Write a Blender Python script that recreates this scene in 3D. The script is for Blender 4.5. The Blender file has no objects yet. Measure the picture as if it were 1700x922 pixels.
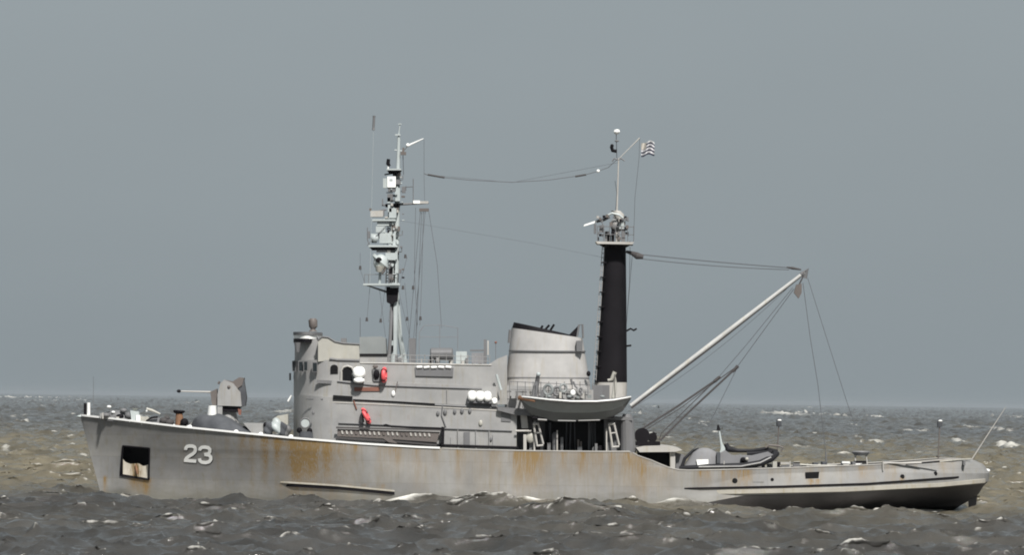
import bpy, math, random
import numpy as np
from mathutils import Matrix, Vector

random.seed(7)
C = bpy.context.scene.collection
sc = bpy.context.scene

# ------------------------------------------------------------------ camera
F_PX = 9302.0                 # focal length in pixels of a 1700 px wide frame
CAM = np.array([0.0, -400.0, 7.5])
PITCH = math.atan(204.0 / F_PX)
ROLL = math.radians(0.81)
Fv = np.array([0, math.cos(PITCH), math.sin(PITCH)])
R0 = np.array([1.0, 0, 0])
U0 = np.array([0, -math.sin(PITCH), math.cos(PITCH)])
Rv = math.cos(ROLL) * R0 + math.sin(ROLL) * U0
Uv = -math.sin(ROLL) * R0 + math.cos(ROLL) * U0
cd = bpy.data.cameras.new('camera')
cd.sensor_width = 36.0
cd.lens = F_PX / 1700.0 * 36.0
cd.clip_start = 1.0
cd.clip_end = 200000.0
cam = bpy.data.objects.new('camera', cd)
C.objects.link(cam)
cam.matrix_world = Matrix(((Rv[0], Uv[0], -Fv[0], CAM[0]), (Rv[1], Uv[1], -Fv[1], CAM[1]),
                           (Rv[2], Uv[2], -Fv[2], CAM[2]), (0, 0, 0, 1)))
sc.camera = cam

# ------------------------------------------------------------------ light
SUN_EL, SUN_AZ = math.radians(48), math.radians(164)   # azimuth: clockwise from +Y (the sea beyond the ship)
sund = np.array([math.sin(SUN_AZ) * math.cos(SUN_EL), math.cos(SUN_AZ) * math.cos(SUN_EL), math.sin(SUN_EL)])
w = bpy.data.worlds.new('World')
sc.world = w
w.use_nodes = True
nt = w.node_tree
for n in list(nt.nodes):
    nt.nodes.remove(n)
out = nt.nodes.new('ShaderNodeOutputWorld')
bg = nt.nodes.new('ShaderNodeBackground')
sky = nt.nodes.new('ShaderNodeTexSky')
sky.sky_type = 'NISHITA'
sky.sun_disc = False
sky.sun_elevation = SUN_EL
sky.sun_rotation = SUN_AZ
sky.dust_density = 3.0
sky.air_density = 1.0
hs = nt.nodes.new('ShaderNodeHueSaturation')
hs.inputs['Saturation'].default_value = 0.30
mx = nt.nodes.new('ShaderNodeMix')
mx.data_type = 'RGBA'
mx.inputs['Factor'].default_value = 0.86       # thin even overcast veil over the clear sky
mx.inputs['B'].default_value = (2.34, 2.72, 2.93, 1)
nt.links.new(sky.outputs['Color'], hs.inputs['Color'])
nt.links.new(hs.outputs['Color'], mx.inputs['A'])
tc = nt.nodes.new('ShaderNodeTexCoord')
vm = nt.nodes.new('ShaderNodeMapping')
vm.inputs['Scale'].default_value = (6, 6, 16)
ns = nt.nodes.new('ShaderNodeTexNoise')
ns.inputs['Scale'].default_value = 1.0
ns.inputs['Detail'].default_value = 5
cr = nt.nodes.new('ShaderNodeMapRange')
cr.inputs['From Min'].default_value = 0.3
cr.inputs['From Max'].default_value = 0.7
cr.inputs['To Min'].default_value = 0.965
cr.inputs['To Max'].default_value = 1.035
vs_ = nt.nodes.new('ShaderNodeVectorMath')
vs_.operation = 'SCALE'
nt.links.new(tc.outputs['Generated'], vm.inputs['Vector'])
nt.links.new(vm.outputs['Vector'], ns.inputs['Vector'])
nt.links.new(ns.outputs['Fac'], cr.inputs['Value'])
nt.links.new(mx.outputs['Result'], vs_.inputs[0])
nt.links.new(cr.outputs[0], vs_.inputs['Scale'])
nt.links.new(vs_.outputs['Vector'], bg.inputs['Color'])
bg.inputs['Strength'].default_value = 0.10
nt.links.new(bg.outputs[0], out.inputs['Surface'])

sl = bpy.data.lights.new('sun', 'SUN')
sl.energy = 4.4
sl.angle = math.radians(4.0)
sl.color = (1.0, 0.97, 0.93)
so = bpy.data.objects.new('sun', sl)
C.objects.link(so)
so.rotation_euler = Vector(-sund).to_track_quat('-Z', 'Y').to_euler()
so.location = (0, -60, 90)

sc.view_settings.view_transform = 'Standard'
sc.view_settings.look = 'None'
sc.view_settings.exposure = 0.28
sc.view_settings.gamma = 1.0
sc.view_settings.use_curve_mapping = False
sc.render.engine = 'CYCLES'
sc.cycles.max_bounces = 5
sc.cycles.filter_width = 1.9

# ------------------------------------------------------------------ picture measures -> points of the place
def at(px, py, Y=0.0):
    d = (px - 850.0) * Rv + (461.0 - py) * Uv + F_PX * Fv
    t = (Y - CAM[1]) / d[1]
    return CAM + t * d

def on_sea(px, py):
    d = (px - 850.0) * Rv + (461.0 - py) * Uv + F_PX * Fv
    t = -CAM[2] / d[2]
    return CAM + t * d

# ------------------------------------------------------------------ materials
def new_mat(name):
    m = bpy.data.materials.new(name)
    m.use_nodes = True
    return m, m.node_tree, m.node_tree.nodes['Principled BSDF']

def ramp(nt, stops):
    r = nt.nodes.new('ShaderNodeValToRGB')
    e = r.color_ramp.elements
    e[0].position, e[0].color = stops[0]
    e[1].position, e[1].color = stops[-1]
    for p, c in stops[1:-1]:
        x = e.new(p)
        x.color = c
    return r

def noise(nt, vec, scale, detail=4, rough=0.55):
    n = nt.nodes.new('ShaderNodeTexNoise')
    n.inputs['Scale'].default_value = scale
    n.inputs['Detail'].default_value = detail
    n.inputs['Roughness'].default_value = rough
    nt.links.new(vec, n.inputs['Vector'])
    return n

def mapping(nt, scale):
    g = nt.nodes.new('ShaderNodeNewGeometry')
    mp = nt.nodes.new('ShaderNodeMapping')
    mp.inputs['Scale'].default_value = scale
    nt.links.new(g.outputs['Position'], mp.inputs['Vector'])
    return mp.outputs['Vector']

def mixc(nt, fac, a, b, mode='MIX'):
    m = nt.nodes.new('ShaderNodeMix')
    m.data_type = 'RGBA'
    m.blend_type = mode
    for s, v in (('Factor', fac), ('A', a), ('B', b)):
        if isinstance(v, (tuple, float, int)):
            m.inputs[s].default_value = v
        else:
            nt.links.new(v, m.inputs[s])
    return m.outputs['Result']

def paint(name, col, rough=0.5, dirt=0.25, rust=0.0, rustattr=False, metal=0.0, patch=0.12):
    """Weathered marine paint: broad patches, vertical run marks, specks of rust."""
    m, nt, p = new_mat(name)
    c = (*col, 1)
    v1 = mapping(nt, (1, 1, 1))
    n1 = noise(nt, v1, 0.55, 5, 0.6)
    r1 = ramp(nt, [(0.3, (1 - patch, 1 - patch, 1 - patch, 1)), (0.7, (1 + patch, 1 + patch * .95, 1 + patch * .85, 1))])
    nt.links.new(n1.outputs['Fac'], r1.inputs['Fac'])
    base = mixc(nt, 1.0, c, r1.outputs['Color'], 'MULTIPLY')
    v2 = mapping(nt, (4.0, 4.0, 0.35))
    n2 = noise(nt, v2, 1.0, 6, 0.65)
    r2 = ramp(nt, [(0.52, (0, 0, 0, 1)), (0.75, (dirt,) * 3 + (1,))])
    nt.links.new(n2.outputs['Fac'], r2.inputs['Fac'])
    base = mixc(nt, r2.outputs['Color'], base, (col[0] * .80, col[1] * .70, col[2] * .48, 1))
    if rust > 0:
        v3 = mapping(nt, (1.6, 1.6, 0.8))
        n3 = noise(nt, v3, 1.3, 8, 0.7)
        r3 = ramp(nt, [(0.62, (0, 0, 0, 1)), (0.72, (rust,) * 3 + (1,))])
        nt.links.new(n3.outputs['Fac'], r3.inputs['Fac'])
        base = mixc(nt, r3.outputs['Color'], base, (0.16, 0.075, 0.028, 1))
    if rustattr:
        bt_ = nt.nodes.new('ShaderNodeTexBrick')
        sw = nt.nodes.new('ShaderNodeMapping')
        sw.inputs['Rotation'].default_value = (math.radians(90), 0, 0)
        gg = nt.nodes.new('ShaderNodeNewGeometry')
        nt.links.new(gg.outputs['Position'], sw.inputs['Vector'])
        nt.links.new(sw.outputs['Vector'], bt_.inputs['Vector'])
        bt_.inputs['Scale'].default_value = 1.0
        bt_.inputs['Brick Width'].default_value = 5.2
        bt_.inputs['Row Height'].default_value = 1.55
        bt_.inputs['Mortar Size'].default_value = 0.012
        bt_.inputs['Color1'].default_value = (0.95, 0.95, 0.96, 1)
        bt_.inputs['Color2'].default_value = (1.06, 1.05, 1.03, 1)
        bt_.inputs['Mortar'].default_value = (0.80, 0.78, 0.75, 1)
        base = mixc(nt, 1.0, base, bt_.outputs['Color'], 'MULTIPLY')
        # wet, weedy band above the water
        sx = nt.nodes.new('ShaderNodeSeparateXYZ')
        nt.links.new(gg.outputs['Position'], sx.inputs[0])
        nw = noise(nt, mapping(nt, (0.5, 0.5, 1.5)), 1.0, 5, 0.65)
        sw2 = nt.nodes.new('ShaderNodeMath'); sw2.operation = 'MULTIPLY_ADD'
        nt.links.new(nw.outputs['Fac'], sw2.inputs[0]); sw2.inputs[1].default_value = 1.6
        nt.links.new(sx.outputs['Z'], sw2.inputs[2])
        mw = nt.nodes.new('ShaderNodeMapRange')
        mw.inputs['From Min'].default_value = 1.15
        mw.inputs['From Max'].default_value = 1.95
        mw.inputs['To Min'].default_value = 0.55
        mw.inputs['To Max'].default_value = 0.0
        nt.links.new(sw2.outputs[0], mw.inputs['Value'])
        base = mixc(nt, mw.outputs[0], base, (0.105, 0.10, 0.075, 1))
        a = nt.nodes.new('ShaderNodeAttribute')
        a.attribute_name = 'rust'
        v4 = mapping(nt, (11.0, 11.0, 1.0))
        n4 = noise(nt, v4, 1.0, 6, 0.7)
        mm = nt.nodes.new('ShaderNodeMath')
        mm.operation = 'MULTIPLY_ADD'
        mm.inputs[1].default_value = 4.2
        mm.inputs[2].default_value = -2.1
        nt.links.new(n4.outputs['Fac'], mm.inputs[0])
        ad = nt.nodes.new('ShaderNodeMath')
        ad.operation = 'MULTIPLY_ADD'
        nt.links.new(mm.outputs[0], ad.inputs[0])
        nt.links.new(a.outputs['Fac'], ad.inputs[1])
        nt.links.new(a.outputs['Fac'], ad.inputs[2])
        ad.use_clamp = True
        base = mixc(nt, ad.outputs[0], base, (0.215, 0.140, 0.055, 1))
    nt.links.new(base, p.inputs['Base Color'])
    p.inputs['Roughness'].default_value = rough
    p.inputs['Metallic'].default_value = metal
    if max(col) < 0.03:
        p.inputs['Specular IOR Level'].default_value = 0.15
    b = nt.nodes.new('ShaderNodeBump')
    b.inputs['Distance'].default_value = 0.03
    b.inputs['Strength'].default_value = 0.35
    nb = noise(nt, v1, 1.1, 3, 0.5)
    nt.links.new(nb.outputs['Fac'], b.inputs['Height'])
    nt.links.new(b.outputs['Normal'], p.inputs['Normal'])
    return m

M = {}
M['hull'] = paint('hull_grey_paint', (0.236, 0.235, 0.230), 0.6, 0.60, 0.18, True, patch=0.17)
M['grey'] = paint('house_grey_paint', (0.30, 0.298, 0.295), 0.55, 0.6, 0.22, patch=0.15)
M['greylight'] = paint('light_grey_paint', (0.42, 0.405, 0.38), 0.5, 0.45, 0.3)
M['cream'] = paint('cream_grey_paint', (0.40, 0.39, 0.35), 0.5, 0.4, 0.15)
M['funnel'] = paint('funnel_paint', (0.40, 0.392, 0.385), 0.65, 0.45, 0.10, patch=0.16)
M['mast'] = paint('mast_pale_paint', (0.42, 0.46, 0.46), 0.45, 0.3, 0.1)
M['dim'] = paint('dim_grey_paint', (0.145, 0.145, 0.15), 0.6, 0.3, 0.2)
M['white'] = paint('white_paint', (0.82, 0.82, 0.80), 0.4, 0.12, 0.0, patch=0.04)
M['boatshade'] = paint('boat_shade_paint', (0.11, 0.115, 0.115), 0.6, 0.3)  # boat grey with the shade of the underside painted in
M['boomgrey'] = paint('boom_paint', (0.50, 0.50, 0.49), 0.5, 0.6, 0.25, patch=0.15)
M['raft'] = paint('white_fibreglass', (0.95, 0.95, 0.92), 0.25, 0.0, 0.0, patch=0.02)
M['black'] = paint('black_paint', (0.008, 0.007, 0.009), 0.7, 0.0, 0.0, patch=0.3)
M['bottom'] = paint('bottom_paint', (0.045, 0.042, 0.044), 0.6, 0.3, 0.05, patch=0.35)
M['hole'] = paint('dark_recess', (0.008, 0.008, 0.009), 0.7, 0.0)  # near-black colour stands in for shade inside openings and recesses
M['rope'] = paint('rope', (0.06, 0.055, 0.055), 0.8, 0.0)
M['wire'] = paint('wire', (0.09, 0.095, 0.105), 0.6, 0.0)
M['rubber'] = paint('rubber', (0.022, 0.022, 0.025), 0.5, 0.2)
M['canvas'] = paint('dark_canvas', (0.075, 0.08, 0.09), 0.9, 0.3, patch=0.35)
M['canvasgrey'] = paint('grey_canvas', (0.21, 0.21, 0.22), 0.85, 0.3)
M['red'] = paint('red_paint', (0.80, 0.11, 0.12), 0.5, 0.0)
M['brown'] = paint('brown_paint', (0.20, 0.085, 0.06), 0.6, 0.3)
M['rail'] = paint('rubbing_rail_paint', (0.37, 0.35, 0.305), 0.6, 0.9, 1.0)
M['rust'] = paint('rusty_steel', (0.19, 0.10, 0.055), 0.8, 0.5, 0.5, patch=0.3)
M['pocket'] = paint('pocket_paint', (0.74, 0.70, 0.60), 0.6, 0.5, 0.0, True)
M['deck'] = paint('deck_paint', (0.22, 0.23, 0.23), 0.7, 0.4, 0.3)
M['boat'] = paint('boat_grey_paint', (0.22, 0.235, 0.235), 0.5, 0.25, 0.0)
M['bronze'] = paint('dull_bronze', (0.125, 0.108, 0.100), 0.6, 0.3)
m, nt, p = new_mat('window_glass')
p.inputs['Base Color'].default_value = (0.015, 0.02, 0.022, 1)
p.inputs['Roughness'].default_value = 0.15
M['glass'] = m

# ------------------------------------------------------------------ mesh building
class MB:
    def __init__(s):
        s.v = []
        s.f = []
        s.attr = []
    def add(s, vs, fs):
        b = len(s.v)
        s.v.extend([tuple(map(float, q)) for q in vs])
        s.f.extend([tuple(b + i for i in f) for f in fs])
        return s
    def prism(s, pts, Y0, Y1):
        """outline given in picture measures on the plane Y0, extruded in depth to Y1"""
        a = [at(x, y, Y0) for x, y in pts]
        return s.prism_w([(q[0], q[2]) for q in a], Y0, Y1)
    def prism_w(s, xz, Y0, Y1):
        area = sum(xz[i][0] * xz[(i + 1) % len(xz)][1] - xz[(i + 1) % len(xz)][0] * xz[i][1] for i in range(len(xz)))
        if area < 0:
            xz = xz[::-1]
        if Y0 > Y1:
            Y0, Y1 = Y1, Y0
        n = len(xz)
        vs = [(x, Y0, z) for x, z in xz] + [(x, Y1, z) for x, z in xz]
        fs = [tuple(range(n)), tuple(range(2 * n - 1, n - 1, -1))]
        for i in range(n):
            j = (i + 1) % n
            fs.append((i, i + n, j + n, j))
        return s.add(vs, fs)
    def rect(s, x0, y0, x1, y1, Y0, Y1):
        return s.prism([(x0, y0), (x1, y0), (x1, y1), (x0, y1)], Y0, Y1)
    def tube_w(s, path, r, seg=8, cap=True):
        P = [np.array(q, float) for q in path]
        n = len(P)
        rs = r if isinstance(r, (list, tuple)) else [r] * n
        vs, fs = [], []
        pref = None
        for i in range(n):
            t = P[min(i + 1, n - 1)] - P[max(i - 1, 0)]
            t /= (np.linalg.norm(t) + 1e-12)
            if pref is None:
                a = np.array([0, 1.0, 0]) if abs(t[1]) < 0.9 else np.array([1.0, 0, 0])
            else:
                a = pref
            u = a - t * np.dot(a, t)
            u /= np.linalg.norm(u)
            pref = u
            q = np.cross(t, u)
            for k in range(seg):
                th = 2 * math.pi * k / seg
                vs.append(P[i] + rs[i] * (math.cos(th) * u + math.sin(th) * q))
        for i in range(n - 1):
            for k in range(seg):
                k2 = (k + 1) % seg
                fs.append((i * seg + k, i * seg + k2, (i + 1) * seg + k2, (i + 1) * seg + k))
        if cap:
            fs.append(tuple(range(seg - 1, -1, -1)))
            fs.append(tuple((n - 1) * seg + k for k in range(seg)))
        return s.add(vs, fs)
    def tube(s, pts, r, Y=0.0, seg=8):
        """pts: (px, py) or (px, py, Y)"""
        return s.tube_w([at(q[0], q[1], q[2] if len(q) > 2 else Y) for q in pts], r, seg)
    def loft(s, rings, Yc, n=28, e=1.0, capb=True, capt=True):
        """rings: (xl, yl, xr, yr, half depth): superelliptic rings between two picture points"""
        vs, fs = [], []
        for (xl, yl, xr, yr, hy) in rings:
            a, b = at(xl, yl, Yc), at(xr, yr, Yc)
            c, h = (a + b) / 2, (b - a) / 2
            for k in range(n):
                th = 2 * math.pi * k / n
                cc, ss = math.cos(th), math.sin(th)
                cc = math.copysign(abs(cc) ** e, cc)
                ss = math.copysign(abs(ss) ** e, ss)
                vs.append(c + h * cc + np.array([0, hy * ss, 0]))
        m = len(rings)
        for i in range(m - 1):
            for k in range(n):
                k2 = (k + 1) % n
                fs.append((i * n + k, i * n + k2, (i + 1) * n + k2, (i + 1) * n + k))
        if capb:
            fs.append(tuple(range(n - 1, -1, -1)))
        if capt:
            fs.append(tuple((m - 1) * n + k for k in range(n)))
        return s.add(vs, fs)
    def ball(s, px, py, Y, r, sx=1, sy=1, sz=1, seg=14, rings=9, pt=None):
        c = at(px, py, Y) if pt is None else np.array(pt, float)
        vs, fs = [], []
        for i in range(rings + 1):
            ph = math.pi * i / rings
            for k in range(seg):
                th = 2 * math.pi * k / seg
                vs.append(c + r * np.array([sx * math.sin(ph) * math.cos(th), sy * math.sin(ph) * math.sin(th), sz * math.cos(ph)]))
        for i in range(rings):
            for k in range(seg):
                k2 = (k + 1) % seg
                fs.append((i * seg + k, (i + 1) * seg + k, (i + 1) * seg + k2, i * seg + k2))
        return s.add(vs, fs)
    def lump(s, amp=.18, f=3.0, ph=0.0):
        """crumple what has been collected"""
        c = np.mean(np.array(s.v), 0)
        o = []
        for q in s.v:
            d = np.array(q) - c
            k = 1 + amp * (math.sin(q[0] * f * 2.1 + ph + 3 * q[2]) * math.sin(q[1] * f * 1.7 + ph) + .6 * math.sin(q[2] * f * 3.1 + q[0] * f * 2.3))
            o.append(tuple(c + d * k))
        s.v = o
        return s
    def torus(s, c, R, r, ax, seg=24, sub=8, sz=1.0):
        """ring round axis ax (in the XY plane direction angle), standing upright"""
        vs, fs = [], []
        d = np.array([math.cos(ax), math.sin(ax), 0])
        nrm = np.array([-math.sin(ax), math.cos(ax), 0])
        z = np.array([0, 0, 1.0])
        for i in range(seg):
            th = 2 * math.pi * i / seg
            e = math.cos(th) * d + math.sin(th) * z * sz
            cc = np.array(c) + R * e
            for k in range(sub):
                ph = 2 * math.pi * k / sub
                vs.append(cc + r * (math.cos(ph) * e + math.sin(ph) * nrm))
        for i in range(seg):
            for k in range(sub):
                i2, k2 = (i + 1) % seg, (k + 1) % sub
                fs.append((i * sub + k, i2 * sub + k, i2 * sub + k2, i * sub + k2))
        return s.add(vs, fs)
    def build(s, name, mat, parent=None, base=None, smooth=False):
        """one mesh object; its origin is its root thing's base, or its own base"""
        v = np.array(s.v, float)
        r = parent
        while r is not None and r.parent is not None:
            r = r.parent
        if r is not None:
            org = np.array(r.location)
        else:
            org = np.array(base) if base is not None else np.array([(v[:, 0].min() + v[:, 0].max()) / 2, (v[:, 1].min() + v[:, 1].max()) / 2, v[:, 2].min()])
        me = bpy.data.meshes.new(name)
        me.from_pydata([tuple(q) for q in (v - org)], [], s.f)
        me.materials.append(M[mat] if isinstance(mat, str) else mat)
        if smooth:
            me.shade_smooth()
            try:
                me.set_sharp_from_angle(angle=math.radians(38))
            except Exception:
                pass
        o = bpy.data.objects.new(name, me)
        C.objects.link(o)
        if parent is not None:
            o.parent = parent
        else:
            o.location = tuple(org)
        if s.attr:
            a = me.attributes.new('rust', 'FLOAT', 'POINT')
            a.data.foreach_set('value', s.attr)
        return o

def tag(o, label, cat, group=None, kind=None):
    if label: o['label'] = label
    if cat: o['category'] = cat
    if group: o['group'] = group
    if kind: o['kind'] = kind
    return o

def thing(name, loc, label, cat, group=None):
    o = bpy.data.objects.new(name, None)
    C.objects.link(o)
    o.location = tuple(float(q) for q in loc)
    o.empty_display_size = 0.5
    return tag(o, label, cat, group)

def interp(pts, x):
    return np.interp(x, [q[0] for q in pts], [q[1] for q in pts])

def ss(a, b, x):
    t = np.clip((x - a) / (b - a), 0, 1)
    return t * t * (3 - 2 * t)

# ------------------------------------------------------------------ sea
def fft_patch(N, L, lam, Hs, wind, spread, chop, seed):
    rg = np.random.default_rng(seed)
    k1 = 2 * np.pi * np.fft.fftfreq(N, L / N)
    kx, ky = np.meshgrid(k1, k1, indexing='ij')
    k = np.hypot(kx, ky)
    k[0, 0] = 1
    kp = 2 * np.pi / lam
    P = k ** -3.7 * np.exp(-1.25 * (kp / k) ** 2)
    d = (kx * math.cos(wind) + ky * math.sin(wind)) / k
    P = P * (0.08 + np.where(d > 0, d, 0.25 * -d) ** spread) * np.exp(-(k * L / N * 0.55) ** 2)
    P[0, 0] = 0
    H = np.sqrt(P) * (rg.normal(size=(N, N)) + 1j * rg.normal(size=(N, N)))
    h = np.fft.ifft2(H).real
    sc_ = Hs / 4 / h.std()
    h *= sc_
    H = H * sc_
    dx = np.fft.ifft2(-1j * kx / k * H).real * chop
    dy = np.fft.ifft2(-1j * ky / k * H).real * chop
    jxx = 1 - np.fft.ifft2(kx * kx / k * H).real * chop
    jyy = 1 - np.fft.ifft2(ky * ky / k * H).real * chop
    jxy = np.fft.ifft2(kx * ky / k * H).real * chop
    J = jxx * jyy - jxy ** 2
    return dict(N=N, L=L, h=h, dx=-dx, dy=-dy, J=J)

def sample(p, key, x, y):
    N, L = p['N'], p['L']
    u, v = (x / L * N) % N, (y / L * N) % N
    i, j = np.floor(u).astype(int), np.floor(v).astype(int)
    a, b = u - i, v - j
    i %= N; j %= N
    i2, j2 = (i + 1) % N, (j + 1) % N
    q = p[key]
    return q[i, j] * (1 - a) * (1 - b) + q[i2, j] * a * (1 - b) + q[i, j2] * (1 - a) * b + q[i2, j2] * a * b

def make_sea():
    pa = fft_patch(1024, 187.0, 16.0, 1.20, math.radians(-72), 4.0, 1.15, 11)
    pb = fft_patch(512, 643.0, 38.0, 0.45, math.radians(-80), 3.0, 0.8, 5)
    pc = fft_patch(1024, 97.0, 5.0, 0.42, math.radians(-66), 3.0, 1.05, 23)
    near = np.geomspace(25, 200, 60, endpoint=False)
    mid = np.arange(200, 560, 0.27)
    far = [560.0]
    while far[-1] < 50000:
        q = far[-1]
        far.append(q + min(0.4 * (q / 560) ** 1.8, q * 0.012))
    far = np.array(far)
    d = np.concatenate([near, mid, far])
    tt = np.linspace(-1, 1, 520)
    side = 1 + np.geomspace(0.02, 7, 22)
    t = np.concatenate([-side[::-1], tt, side])
    hw = 0.115 * d + 12
    X = hw[:, None] * t[None, :]
    Y = (CAM[1] + d)[:, None] + 0 * X
    ca, sa = math.cos(0.6), math.sin(0.6)
    Xb, Yb = ca * X - sa * Y, sa * X + ca * Y
    amp = 1.0 + 3.2 * ss(600, 6000, d)[:, None]       # longer fetch, larger seas far out
    h = sample(pa, 'h', X, Y) + sample(pb, 'h', Xb, Yb)
    wc = 1 - ss(900, 2500, d)[:, None]
    h = h + sample(pc, 'h', X, Y) * wc
    dx = sample(pa, 'dx', X, Y) + wc * sample(pc, 'dx', X, Y)
    dy = sample(pa, 'dy', X, Y) + wc * sample(pc, 'dy', X, Y)
    J = sample(pa, 'J', X, Y) + 0.6 * (sample(pb, 'J', Xb, Yb) - 1) + 0.45 * wc * (sample(pc, 'J', X, Y) - 1)
    h = h * amp
    foam = (1 - ss(-0.30, 0.30, J)) * .74 * (1 - .75 * ss(420, 900, d)[:, None])
    print('foam share', float((foam[60:1300] > .3).mean()), float(J.min()), float(J.mean()))
    # the sea heaped up and broken along the hull
    def blob(px, py, wx, wy, height, fo, Yc=None):
        nonlocal h, foam
        c = on_sea(px, py) if Yc is None else at(px, py, Yc)
        q = ((X - c[0]) / wx) ** 2 + ((Y - c[1]) / wy) ** 2
        g = np.exp(-q)
        h = h + height * g
        if fo:
            foam = np.maximum(foam, fo * np.exp(-1.3 * q))
    hbx = np.array([halfb(min(1, max(0, (x - X0) / (X1 - X0))), 0.3, 4.5, float(interp(RAIL, x))) for x in np.linspace(-32, 34, 300)])
    hb_ = np.interp(X, np.linspace(-32, 34, 300), hbx, left=0, right=0)
    near_h = np.exp(-((Y + hb_ + 0.9) / 1.3) ** 2) * (X > -30) * (X < 33.5)
    lf = 0.5 + 0.5 * np.sin(X * 0.9 + 1.3) * np.sin(X * 0.37 + 2.1)
    foam = np.maximum(foam, near_h * (0.40 + 0.95 * lf))
    calm = np.exp(-((Y + 8) / 7) ** 2) * (np.abs(X) < 40)
    h = h * (1 - 0.5 * calm)
    for a in ((668, 820, 1.6, 1.1, 0.45, 1.4, -8.0), (745, 820, 4.0, 2.2, 0.42, 0, -9), (880, 820, 6.0, 2.0, 0.22, 0, -9),
              (1010, 820, 6.0, 2.4, 0.60, 0, -9.5), (1140, 820, 3.0, 2.5, 0.5, 0, -9.0), (800, 820, 1.8, 0.9, 0.35, 1.5, -8.2), (835, 820, 1.3, 0.9, 0.25, 1.5, -8.0), (700, 818, 1.2, .8, .1, .8, -8.2),
              (890, 820, 2.0, 0.9, 0.32, 1.4, -8.2), (950, 820, 1.2, 0.8, 0.25, 0.9, -8.6), (1005, 818, 1.1, 0.8, 0.1, 0.9, -9.3),
              (1105, 820, 1.9, 1.0, 0.3, 1.5, -8.6), (1170, 822, 1.2, .8, .1, .8, -8.2), (565, 835, 1.3, .9, 0.15, 1.1, -7.6), (1475, 842, 1.5, 1.2, 0.5, 1.0, -6.8),
              (1560, 850, 6.0, 4.0, -0.35, 0, -6.0), (1350, 850, 6.0, 3.0, -0.1, 0, -6.5),
              (1680, 842, 3.5, 0.8, 0.15, 1.2, -1.0), (300, 835, 12, 3.0, 0.12, 0, -7)):
        blob(*a)
    # breaking crests further out
    for (px, py, wpx, ht, fo) in ((1300, 692, 34, 1.6, 1.0), (1335, 689, 10, 1.0, 1.0), (1380, 694, 9, .3, .9), (1675, 747, 16, .7, 1.0),
                                  (1590, 737, 10, .6, .9), (1520, 718, 14, .2, .8), (30, 662, 22, 1.0, 1.0), (115, 668, 22, .5, .8),
                                  (18, 754, 9, .4, 1.0), (72, 753, 10, .3, .8), (1680, 695, 15, .4, .7), (1400, 760, 14, .3, .8),
                                  (470, 688, 16, .9, .8), (1170, 708, 4, .2, .8), (1668, 783, 6, .15, .9), (1600, 712, 12, .3, .7),
                                  (1060, 690, 7, .4, .8), (120, 742, 8, .2, .7), (135, 759, 10, .2, .8), (110, 731, 7, .2, .7), (545, 655, 10, .3, .3),
                                  (1660, 718, 14, .3, .7), (180, 884, 26, .12, .6), (1330, 748, 16, .2, .6)):
        c = on_sea(px, py)
        dist = c[1] - CAM[1]
        wx = wpx * dist / F_PX
        wy = max(1.6 * dist * dist / (CAM[2] * F_PX), wx * 0.25)
        q = ((X - c[0]) / wx) ** 2 + ((Y - c[1] + 0.15 * (X - c[0])) / wy) ** 2
        h = h + ht * np.exp(-q)
        foam = np.maximum(foam, fo * 0.85 * np.exp(-1.2 * q))
    rg = np.random.default_rng(3)
    for _ in range(95):
        py = 668 + 95 * rg.random() ** 1.3
        px = -150 + 2000 * rg.random()
        c = on_sea(px, py)
        dist = c[1] - CAM[1]
        k = (0.35 + 0.65 * (py - 668) / 95)
        wx = (4 + 14 * rg.random() ** 2) * dist / F_PX
        wy = max((0.5 + .5 * rg.random()) * k * 1.6 * dist * dist / (CAM[2] * F_PX), wx * 0.2)
        q = ((X - c[0]) / wx) ** 2 + ((Y - c[1] + rg.normal() * .3 * (X - c[0])) / wy) ** 2
        g = np.exp(-q)
        h = h + 0.35 * g
        foam = np.maximum(foam, (0.45 + .5 * rg.random()) * np.exp(-1.2 * q))
    Z = h
    X2, Y2 = X + dx * amp, Y + dy
    nr, ncl = X.shape
    v = np.stack([X2, Y2, Z], -1).reshape(-1, 3).astype(np.float32)
    idx = np.arange(nr * ncl).reshape(nr, ncl)
    q = np.stack([idx[:-1, :-1], idx[:-1, 1:], idx[1:, 1:], idx[1:, :-1]], -1).reshape(-1, 4)
    me = bpy.data.meshes.new('sea')
    me.vertices.add(len(v))
    me.vertices.foreach_set('co', v.ravel())
    me.loops.add(q.size)
    me.loops.foreach_set('vertex_index', q.ravel().astype(np.int32))
    me.polygons.add(len(q))
    me.polygons.foreach_set('loop_start', np.arange(0, q.size, 4, dtype=np.int32))
    me.polygons.foreach_set('loop_total', np.full(len(q), 4, np.int32))
    me.polygons.foreach_set('use_smooth', np.ones(len(q), bool))
    me.update()
    a = me.attributes.new('foam', 'FLOAT', 'POINT')
    a.data.foreach_set('value', foam.ravel().astype(np.float32))
    # silt carried by the water, cloud shade painted in: a muddy tongue lies behind the ship
    dd = (Y - CAM[1])
    silt_shade = ss(345, 470, dd + 25 * np.sin(X * .05) + 10 * np.sin(X * .17 + dd * .05)) * (1 - 0.8 * ss(650, 1500, dd))
    silt_shade = np.clip(silt_shade, 0, 1)
    a = me.attributes.new('far', 'FLOAT', 'POINT')
    a.data.foreach_set('value', ss(500, 1600, dd).ravel().astype(np.float32))
    a = me.attributes.new('silt_shade', 'FLOAT', 'POINT')
    a.data.foreach_set('value', silt_shade.ravel().astype(np.float32))
    m, nt, p = new_mat('sea_water')
    L = nt.links
    g = nt.nodes.new('ShaderNodeNewGeometry')
    fa = nt.nodes.new('ShaderNodeAttribute'); fa.attribute_name = 'foam'
    si = nt.nodes.new('ShaderNodeAttribute'); si.attribute_name = 'silt_shade'
    v1 = mapping(nt, (0.012, 0.006, 0))
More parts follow.
